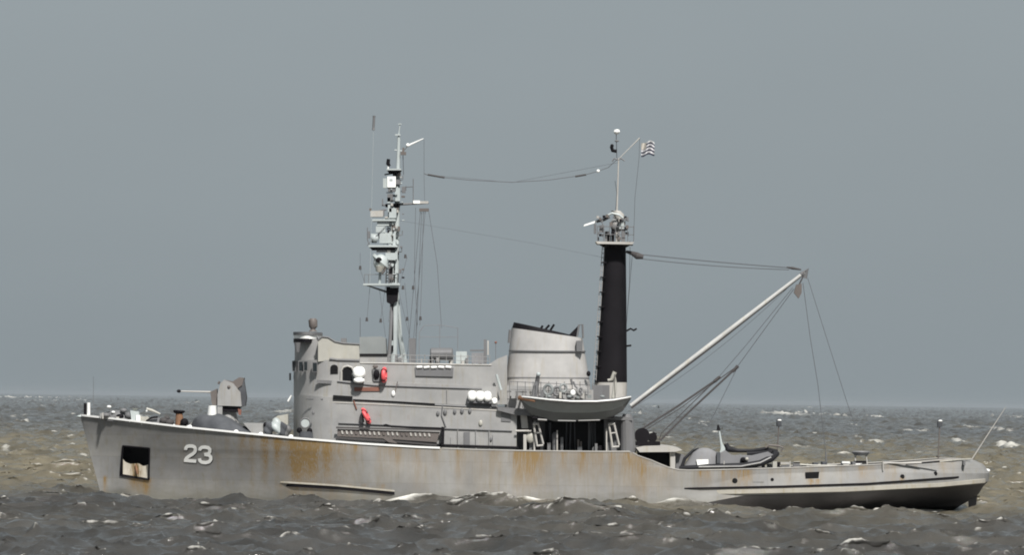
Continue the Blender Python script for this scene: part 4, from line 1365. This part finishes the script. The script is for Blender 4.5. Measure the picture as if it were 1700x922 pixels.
MB().prism([(238, 706), (246, 697), (262, 694), (268, 700), (272, 710)], -2.0, -.8).build('hatch_cover', 'canvasgrey', ship)
MB().prism([(232, 692), (246, 692), (248, 700), (234, 702)], -1.9, -1.2).build('deck_box', 'cream', ship)
MB().tube([(243, 679), (252, 682), (266, 688)], [.08, .11, .06], -1.5).build('stowed_spar', 'cream', ship)
MB().tube([(246, 678), (243, 684)], .06, -1.5).build('spar_crutch', 'white', ship)
for (x, y, r) in ((272, 699, .3), (281, 702, .32), (277, 695, .2)):
    MB().ball(x, y, -2.2, r, 1.1, 1, .8).build('rope_coil', 'rope', ship, smooth=True)
cp = MB().loft([(290, 709, 307, 710, .35), (291, 700, 305, 700, .26), (292, 687, 303, 687, .24)], -2.2, 16).build('capstan', 'rust', ship, smooth=True)
MB().loft([(290, 687, 304, 687, .3), (287, 683, 308, 684, .42), (289, 681, 306, 682, .38)], -2.2, 16).build('capstan_head', 'rust', cp, smooth=True).data.materials[0] = M['black']
MB().ball(306, 702, -2.7, .3).build('rope_coil', 'black', ship)
for (x, y) in ((217, 700), (315, 709), (237, 704), (392, 717), (433, 721), (483, 725)):
    Y = skin_Y(x, y + 3) + .1
    MB().ball(x, y, Y, .14, 1.2, 1, .9).build('fairlead', 'white', ship, smooth=True)
MB().tube([(315, 709, -2.5), (315, 672, -2.5)], .02).build('rail_post', 'dim', ship)

# deck gun
gun = MB().prism([(366, 637), (372, 631), (387, 637), (399, 652), (401, 675), (361, 674), (361, 655)], -1.2, 1.0).build('deck_gun', 'greylight', ship)
gun.data.materials[0] = M['grey']
MB().prism([(372, 631), (376, 637), (391, 648), (402, 640), (405, 628), (397, 627), (386, 634)], -.9, .9).build('gun_shield', 'bronze', gun)
MB().prism([(396, 629), (404, 629), (409, 660), (407, 674), (401, 676), (398, 655)], -.8, .8).build('gun_rear', 'canvas', gun)
MB().prism([(349, 651), (360, 646), (361, 674), (352, 673)], -.9, .5).build('gun_cradle', 'bronze', gun)
bl_ = MB().tube([(350, 651.5), (296, 650)], [.07, .04], -.4, 8).build('barrel', 'greylight', gun)
MB().ball(297, 650, -.4, .12, 1.3, 1, 1).build('muzzle', 'black', bl_)
MB().tube([(362, 638), (365, 634)], .08, -.9).ball(380, 643, -1.2, .12).build('gun_sight', 'bronze', gun)
MB().prism([(369, 674), (400, 676), (393, 685), (369, 684)], -1.0, .9).build('gun_ring', 'black', gun)
MB().loft([(360, 716, 400, 718, 1.0), (366, 684, 392, 684, .8)], 0, 20).build('gun_pedestal', 'grey', gun)
MB().loft([(344, 690, 360, 690, .4), (346, 674, 359, 674, .36)], -1.3, 14).build('ready_locker', 'white', ship)
MB().rect(361, 676, 369, 692, -1.4, -1.0).build('ready_locker', 'grey', ship)
MB().prism([(395, 679), (401, 681), (400, 690), (396, 689)], -1.5, -1.2).build('hose_rack', 'brown', ship)
# breakwater and gear before the deckhouse
MB().prism([(404, 703), (438, 704), (436, 723), (420, 722)], -3.0, 3.0).build('breakwater', 'grey', ship)
for (x, y, r, mt) in ((447, 712, .42, 'canvas'), (458, 709, .5, 'mast'), (470, 712, .45, 'canvas'), (440, 706, .18, 'black'), (475, 716, .38, 'dim')):
    MB().ball(x, y, -3.1, r, .9, .8, 1.0, 20, 14).lump(.25, 2.5, x).build('canvas_bundle', mt, ship, smooth=True)
MB().prism([(452, 697), (461, 691), (478, 688), (478, 706), (456, 703)], -2.6, -1.2).build('deck_locker', 'cream', ship)
MB().loft([(496, 728, 520, 729, .4), (497, 717, 519, 717, .4)], -4.9, 14).build('reel_stand', 'canvas', ship)
q_ = at(507, 703, -4.9)
rl_ = MB().tube_w([(q_[0], -5.1, q_[2]), (q_[0], -4.6, q_[2])], .38, 20).build('cable_reel', 'mast', ship)
MB().torus((q_[0], -5.1, q_[2]), .34, .05, 0).build('reel_rim', 'dim', rl_)
MB().ball(497, 715, -5.0, .2).ball(514, 716, -5.0, .2).build('canvas_bundle', 'black', ship)

# covered gear on the foredeck
cv = MB().loft([(317, 714, 436, 726, 1.4), (319, 704, 425, 717, 1.35), (322, 696, 404, 707, 1.2), (330, 690, 385, 698, .9), (340, 688, 370, 691, .5)], -2.0, 26, .9)
vv = []
for (x, y, z) in cv.v:
    s_ = .10 * math.sin(x * 2.6 + y) + .07 * math.sin(x * 6.1 + 2 * y) + .05 * math.sin(y * 7 + x * 3)
    vv.append((x, y + s_, z + s_ * .8))
cv.v = vv
tag(cv.build('tarpaulin', 'canvas', None, smooth=True), 'dark crumpled tarpaulin over gear on the foredeck below the gun', 'tarpaulin')

# ---------------- gangway stowed along the deckhouse
q_ = at(646, 735, -4.95)
gw = thing('gangway', (q_[0], -4.9, q_[2]), 'brown folded gangway ladder stowed lengthwise along the deckhouse side', 'gangway')
MB().prism([(558, 709), (735, 714), (735, 716), (558, 712)], -5.1, -4.95).build('side_beam', 'rope', gw)
MB().prism([(558, 726), (640, 731), (725, 738), (725, 741), (640, 734), (558, 729)], -5.1, -4.95).build('side_beam', 'rope', gw)
MB().prism([(560, 713), (730, 718), (725, 735), (640, 729), (560, 725)], -4.93, -4.85).build('walkway', 'bronze', gw)
for k in range(20):
    x = 566 + 7.6 * k
    MB().prism([(x, 715.5 + .03 * (x - 560)), (x + 3, 715.5 + .03 * (x - 560)), (x + 4.5, 721 + .03 * (x - 560)), (x + 1.5, 721 + .03 * (x - 560))], -5.0, -4.94).build('tread', 'greylight' if k not in (3, 9, 13, 14) else 'bronze', gw)
MB().prism([(634, 727), (645, 735), (660, 737), (648, 728)], -5.15, -5.0).build('hinge_plate', 'bronze', gw)
MB().prism([(733, 709), (738, 710), (737, 741), (732, 740)], -5.1, -4.6).build('gangway_post', 'black', ship)
MB().tube([(637, 707), (641, 706), (650, 709), (735, 712)], .07, -5.0).build('gangway_davit', 'black', ship)

# ---------------- life rafts: white drums in cradles
def raft(px, py, rx, ry, Y, L, label, stand=True, grp='white life rafts in canisters', par_y=None):
    b = at(px, py + ry, Y)
    t = thing('life_raft', (b[0], Y, b[2]), label, 'life raft', grp)
    c = at(px, py, Y)
    a = at(px + rx, py, Y)[0] - c[0]
    hz = ry / rx * a
    mb = MB()
    n = 20
    secs = [(-L / 2, .55), (-L / 2 + .06, .85), (-L / 2 + .16, .98), (-.05, 1), (-.04, 1.04), (.04, 1.04), (.05, 1), (L / 2 - .16, .98), (L / 2 - .06, .85), (L / 2, .55)]
    vs, fs = [], []
    for (yy, k) in secs:
        for i in range(n):
            th = 2 * math.pi * i / n
            cc, s2 = math.cos(th), math.sin(th)
            vs.append((c[0] + a * k * math.copysign(abs(cc) ** .8, cc), Y + yy, c[2] + hz * k * math.copysign(abs(s2) ** .8, s2)))
    m_ = len(secs)
    for i in range(m_ - 1):
        for k in range(n):
            k2 = (k + 1) % n
            fs.append((i * n + k, (i + 1) * n + k, (i + 1) * n + k2, i * n + k2))
    fs += [tuple(range(n)), tuple((m_ - 1) * n + k for k in range(n - 1, -1, -1))]
    mb.add(vs, fs).build('canister', 'raft', t, smooth=True)
    if stand:
        MB().prism([(px - rx, py + ry - 3), (px - rx * .5, py + ry - .5), (px + rx * .5, py + ry - .5), (px + rx, py + ry - 3), (px + rx, py + ry + 3), (px - rx, py + ry + 3)], Y - L * .3, Y + L * .3).build('cradle', 'dim', t)
    return t
raft(596, 619, 10, 9.5, -4.5, 1.0, 'large white life raft canister beside the arched openings of the bridge', False)
raft(596, 632, 9, 4.5, -4.5, 1.0, 'small flat white life raft pack right under the large canister by the arched openings', False)
raft(783.5, 658, 7.0, 8.5, -4.5, 1.2, 'white life raft canister at the bow end of the row of three')
raft(797, 658.5, 7.0, 8.5, -4.5, 1.2, 'middle white life raft canister of the row of three on the upper deck')
raft(809.5, 659, 6.5, 8.5, -4.5, 1.2, 'white life raft canister at the funnel end of the row of three')
raft(821, 667, 4.8, 5.5, -4.5, .6, 'small white drum standing between the raft row and the funnel')

# ---------------- lifebuoys: red rings, seen half edge-on
def buoy(px, py, Y, lean, label):
    b = at(px, py + 13, Y)
    t = thing('lifebuoy', (b[0], Y, b[2]), label, 'lifebuoy', 'red lifebuoys on the deckhouse')
    c = at(px, py, Y)
    R, r = .42, .15
    for nm, mt, rng in (('ring', 'red', None),):
        mb = MB().torus(c, R, r, math.radians(82), 32, 10)
        mb.v = [(x + (z - c[2]) * lean, y, z) for x, y, z in mb.v]
        mb.build(nm, mt, t, smooth=True)
    d = np.array([math.cos(math.radians(82)), math.sin(math.radians(82)), 0])
    for k in range(4):
        th = math.pi / 4 + math.pi / 2 * k
        e = math.cos(th) * d + math.sin(th) * np.array([0, 0, 1])
        tg = -math.sin(th) * d + math.cos(th) * np.array([0, 0, 1])
        p0 = c + R * e
        mb = MB().tube_w([p0 - tg * .05, p0 + tg * .05], r + .012, 10)
        mb.v = [(x + (z - c[2]) * lean, y, z) for x, y, z in mb.v]
        mb.build('band', 'black', t)
    MB().tube([(px - 4.5, py - 9, Y + .25), (px - 6, py, Y + .25), (px - 4, py + 11, Y + .25)], .05).build('bracket', 'black', t)
buoy(638, 623, -4.45, 0.0, 'upright red lifebuoy on the bridge wing under the fore mast')
buoy(608, 691, -4.95, -0.45, 'tilted red lifebuoy on the lower deckhouse above the gangway')
MB().prism([(618, 613), (630, 613), (630, 634), (620, 634)], -4.2, -4.0).build('locker_door', 'dim', ship)
MB().ball(625, 622, -4.25, .28, .8, .6, 1.2).build('fire_hose', 'black', ship)
MB().ball(623, 609, -4.25, .16, 1.2, .6, .8).build('hose_nozzle', 'bronze', ship)

# ---------------- lifeboat under its davits
b = at(955, 696, -5.6)
lb = thing('lifeboat', (b[0], -5.6, b[2]), 'grey wooden lifeboat with brown bow hanging at the davits beside the funnel', 'lifeboat')
def boat_shell(name, mat, gun_pts, keel_pts, Yc, hw, root, nx=56, nv=14, mat2=None, rows=None, beak=.5):
    mb = MB()
    xs = np.linspace(gun_pts[0][0], gun_pts[-1][0], nx)
    vs, fs = [], []
    for side in (-1, 1):
        b0 = len(vs)
        for i, x in enumerate(xs):
            t = i / (nx - 1)
            bw = hw * max(0.0, 1 - abs(2 * t - 1) ** 2.6) ** beak
            g, k = float(interp(gun_pts, x)), float(interp(keel_pts, x))
            for j in range(nv + 1):
                v = j / nv
                y = bw * (1 - v ** 1.25) * (1 - .10 * math.sin(math.pi * v)) if v > .35 else bw * (1 - .35 ** 1.25 * (v / .35) ** 1.6) * (1 - .10 * math.sin(math.pi * v)) if v < 1 else 0
                yy = g + (k - g) * v
                q = at(x, yy, Yc)
                vs.append((q[0], Yc + side * y, q[2]))
        for i in range(nx - 1):
            for j in (range(*rows) if rows else range(nv)):
                a, b2, c, d = b0 + i * (nv + 1) + j, b0 + (i + 1) * (nv + 1) + j, b0 + (i + 1) * (nv + 1) + j + 1, b0 + i * (nv + 1) + j + 1
                fs.append((a, d, c, b2) if side < 0 else (a, b2, c, d))
    return mb.add(vs, fs).build(name, mat, root, smooth=True)
GL = [(863, 659), (880, 660.5), (910, 664), (950, 667), (990, 667), (1020, 664.5), (1047, 659.5)]
KL = [(863, 664), (870, 676), (880, 687), (896, 694), (920, 700), (980, 700), (1015, 694), (1034, 683), (1047, 664)]
boat_shell('boat_hull', 'boat', GL, KL, -5.6, 1.15, lb, rows=(0, 8))
boat_shell('boat_bottom_shade', 'boatshade', GL, KL, -5.6, 1.15, lb, rows=(8, 14))  # lower strakes coloured dark to carry the hull's underside shade
MB().tube([(q[0], q[1] + 2.2, -5.6 - 1.17 * max(0, 1 - abs(2 * (q[0] - 863) / 184 - 1) ** 2.6) ** .5) for q in [(x, float(interp(GL, x))) for x in np.linspace(863, 1047, 40)]], .05, seg=6).build('fender_rope', 'rope', lb)
MB().tube([(q[0], q[1], -5.6 - 1.2 * max(0, 1 - abs(2 * (q[0] - 863) / 184 - 1) ** 2.6) ** .5) for q in [(x, float(interp(GL, x))) for x in np.linspace(863, 1047, 40)]], .055, seg=6).build('gunwale', 'white', lb)
mb = MB()
vs, fs = [], []
for i, x in enumerate(np.linspace(866, 1045, 30)):
    bw = 1.12 * max(0, 1 - abs(2 * (x - 863) / 184 - 1) ** 2.6) ** .5
    g = float(interp(GL, x))
    for k, (yy, up) in enumerate(((-bw, 0), (-bw * .5, 1.4), (0, 2.2), (bw * .5, 1.4), (bw, 0))):
        q = at(x, g - up - .3, -5.6)
        vs.append((q[0], -5.6 + yy, q[2]))
for i in range(29):
    for k in range(4):
        a = i * 5 + k
        fs.append((a, a + 5, a + 6, a + 1))
mb.add(vs, fs).build('boat_cover', 'canvasgrey', lb, smooth=True)
MB().tube([(862, 661, -5.7), (874, 663, -6.1), (888, 667, -6.5)], [.17, .15, .06], seg=10).build('bow_fender', 'rust', lb)
MB().tube([(884, 694, -5.6), (960, 699, -5.6), (1020, 692, -5.6)], .06).build('keel', 'black', lb)
for x in (912, 945, 1000):
    MB().ball(x, 659, -5.7, .13, 1.4, 1, .8).build('cover_hump', 'boat', lb, smooth=True)
for x, yy in ((893, 625), (1020, 622)):
    MB().tube([(x, yy, -5.0), (x + 1, 662, -5.6)], .03, seg=6).build('fall_rope', 'rope', lb)
MB().tube([(893, 697), (908, 698)], .06, -5.9).tube([(926, 699), (956, 699.5)], .045, -5.9).tube([(960, 699), (996, 698)], .04, -5.9).build('bilge_rail', 'grey', lb)

# ---------------- inflatable boat on the after deck
b = at(1210, 779, -4.2)
ib = thing('inflatable_boat', (b[0], -4.2, b[2]), 'dark inflatable boat with grey cover stowed on the after deck', 'inflatable boat')
MB().tube([(1128, 778, -5.0), (1150, 777.5, -5.2), (1200, 775, -5.2), (1235, 774, -5.2), (1262, 770, -5.0), (1280, 762, -4.6), (1289, 754, -3.9), (1284, 751, -3.2), (1262, 753, -3.0), (1240, 754, -3.0)],
          [.16, .2, .21, .22, .24, .26, .22, .18, .16, .14], seg=10).build('buoyancy_tube', 'rubber', ib, smooth=True)
MB().tube([(1204, 738, -2.8), (1208, 746, -2.8), (1225, 749, -2.8), (1250, 749, -2.8), (1272, 746, -2.9), (1290, 750, -3.3)], [.22, .26, .14, .14, .15, .12], seg=10).build('buoyancy_tube', 'rubber', ib, smooth=True)
MB().prism([(1204, 748), (1216, 757), (1250, 757), (1276, 751), (1284, 756), (1262, 766), (1225, 770), (1150, 773), (1190, 756)], -4.8, -3.0).build('boat_floor', 'canvasgrey', ib)
MB().loft([(1134, 776, 1194, 773, .8), (1143, 762, 1193, 760, .78), (1149, 752, 1190, 752, .65), (1158, 746, 1182, 747, .4), (1166, 744, 1175, 744.5, .15)], -4.4, 22, .85).build('engine_cover', 'canvasgrey', ib, smooth=True)
MB().tube([(1131, 778, -5.0), (1137, 762, -4.9), (1150, 749, -4.7), (1160, 745, -4.5)], [.12, .12, .09, .05]).build('cover_strap', 'rubber', ib)
MB().rect(1190, 752, 1196, 770, -5.2, -4.2).build('transom', 'canvas', ib)
MB().prism([(1156, 764), (1176, 763.5), (1176, 771), (1158, 773)], -5.3, -5.1).build('cover_glint', 'raft', ib)  # white plate stands in for a glint on the cover
MB().prism([(1194, 757), (1199, 735), (1204, 745), (1203, 760)], -4.2, -3.9).build('console', 'mast', ib)
MB().tube([(1199, 757), (1197, 735), (1193, 709)], [.1, .08, .05], -4.0).build('radar_arch', 'mast', ib)
MB().tube([(1192, 706), (1193, 715)], [.06, .14], -4.0).build('arch_lamp', 'black', ib)
MB().ball(1234, 764, -4.9, .2, 1.1, .8, .9).build('fuel_can', 'black', ib)
MB().ball(1240, 763, -5.0, .13).build('fuel_cap', 'cream', ib)
MB().tube([(1160, 776, -5.4), (1230, 775, -5.45), (1262, 769, -5.25), (1280, 760, -4.9)], .055).build('grab_line', 'grey', ib)
MB().tube([(1271, 744), (1277, 740), (1292, 741), (1300, 744), (1296, 750)], .07, -3.2).build('lifting_frame', 'bronze', ib)

# ---------------- after deck fittings
def lamp_post(px, yb, yt, Y=-3.0):
    p_ = MB().tube([(px - 3, yb), (px, yt + 10)], .045, Y).build('vent_pipe', 'bronze', ship)
    MB().loft([(px - 4, yt + 12, px + 4, yt + 12, .1), (px - 4.6, yt + 6, px + 4.6, yt + 6, .17), (px - 4, yt + 1, px + 4, yt + 1, .15), (px - 2, yt - 2, px + 2, yt - 2, .1)], Y, 12).build('lamp_head', 'canvas', p_, smooth=True)
    MB().ball(px + 1, yt + 1.5, Y - .1, .13, 1.2, 1, .6).build('lamp_glass', 'white', p_)
lamp_post(1293, 755, 697, -2.5)
lamp_post(1560, 772, 698, -3.0)
mv = MB().tube([(1372, 778), (1371, 752)], .06, -2.8).build('vent_pipe', 'dim', ship)
MB().loft([(1419, 757, 1440, 757, .3), (1413, 751, 1444, 752, .45), (1417, 749, 1442, 749.5, .4)], -2.5, 16).build('mushroom_vent', 'dim', ship, smooth=True)
MB().tube([(1420, 757), (1420, 773)], .06, -2.5).build('vent_post', 'greylight', ship)
MB().tube([(1438, 757), (1440, 774)], .05, -2.5).build('vent_post', 'greylight', ship)
MB().rect(1418, 766, 1438, 770, -2.8, -2.2).rect(1429, 771, 1436, 776, -4, -3.6).build('bollard', 'black', ship)
MB().rect(1418, 770, 1431, 777, -3.0, -2.0).build('towing_bitt', 'white', ship)
for (x0, x1, y0, y1, mt) in ((1283, 1290, 767, 777, 'cream'), (1290, 1295, 768, 776, 'black'), (1296, 1311, 768, 772, 'greylight'), (1297, 1311, 773, 777, 'dim'), (1317, 1328, 768, 776, 'dim'), (1318, 1328, 767, 770, 'cream'),
                             (1398, 1411, 767, 770, 'white'), (1400, 1410, 771, 776, 'greylight'), (1456, 1464, 772, 775, 'black'), (1470, 1480, 772, 775, 'dim')):
    MB().rect(x0, y0, x1, y1, -4.8, -4.2).build('deck_fitting', mt, ship)
for x in (1311.5, 1466, 1202):
    MB().tube([(x, 782, -5.3), (x, 766, -5.3)], .045).build('rail_post', 'greylight', ship)
MB().tube([(1328, 772), (1350, 773.5), (1390, 774)], .06, -5.0).build('deck_pipe', 'cream', ship)
MB().tube([(1466, 769), (1500, 770), (1530, 769)], .06, -5.1).build('deck_pipe', 'greylight', ship)
MB().tube([(1504, 771), (1530, 769.5), (1560, 767)], .06, -5.0).build('deck_pipe', 'black', ship)
MB().tube([(1545, 769, -4.2), (1580, 765, -3.5), (1612, 762.5, -2)], .05).build('deck_pipe', 'cream', ship)

# ---------------- air: thin even sea haze
hz = MB()
hx, hy0, hy1, z0, z1 = 70000, -900, 52000, -9, 32
hz.add([(-hx, hy0, z0), (hx, hy0, z0), (hx, hy1, z0), (-hx, hy1, z0), (-hx, hy0, z1), (hx, hy0, z1), (hx, hy1, z1), (-hx, hy1, z1)],
       [(3, 2, 1, 0), (4, 5, 6, 7), (0, 1, 5, 4), (1, 2, 6, 5), (2, 3, 7, 6), (3, 0, 4, 7)])
m = bpy.data.materials.new('haze_air')
m.use_nodes = True
nt = m.node_tree
nt.nodes.remove(nt.nodes['Principled BSDF'])
pv = nt.nodes.new('ShaderNodeVolumePrincipled')
pv.inputs['Color'].default_value = (0.58, 0.62, 0.66, 1)
pv.inputs['Density'].default_value = 1.3e-5
nt.links.new(pv.outputs['Volume'], nt.nodes['Material Output'].inputs['Volume'])
o = hz.build('haze', m, None)
o['kind'] = 'stuff'
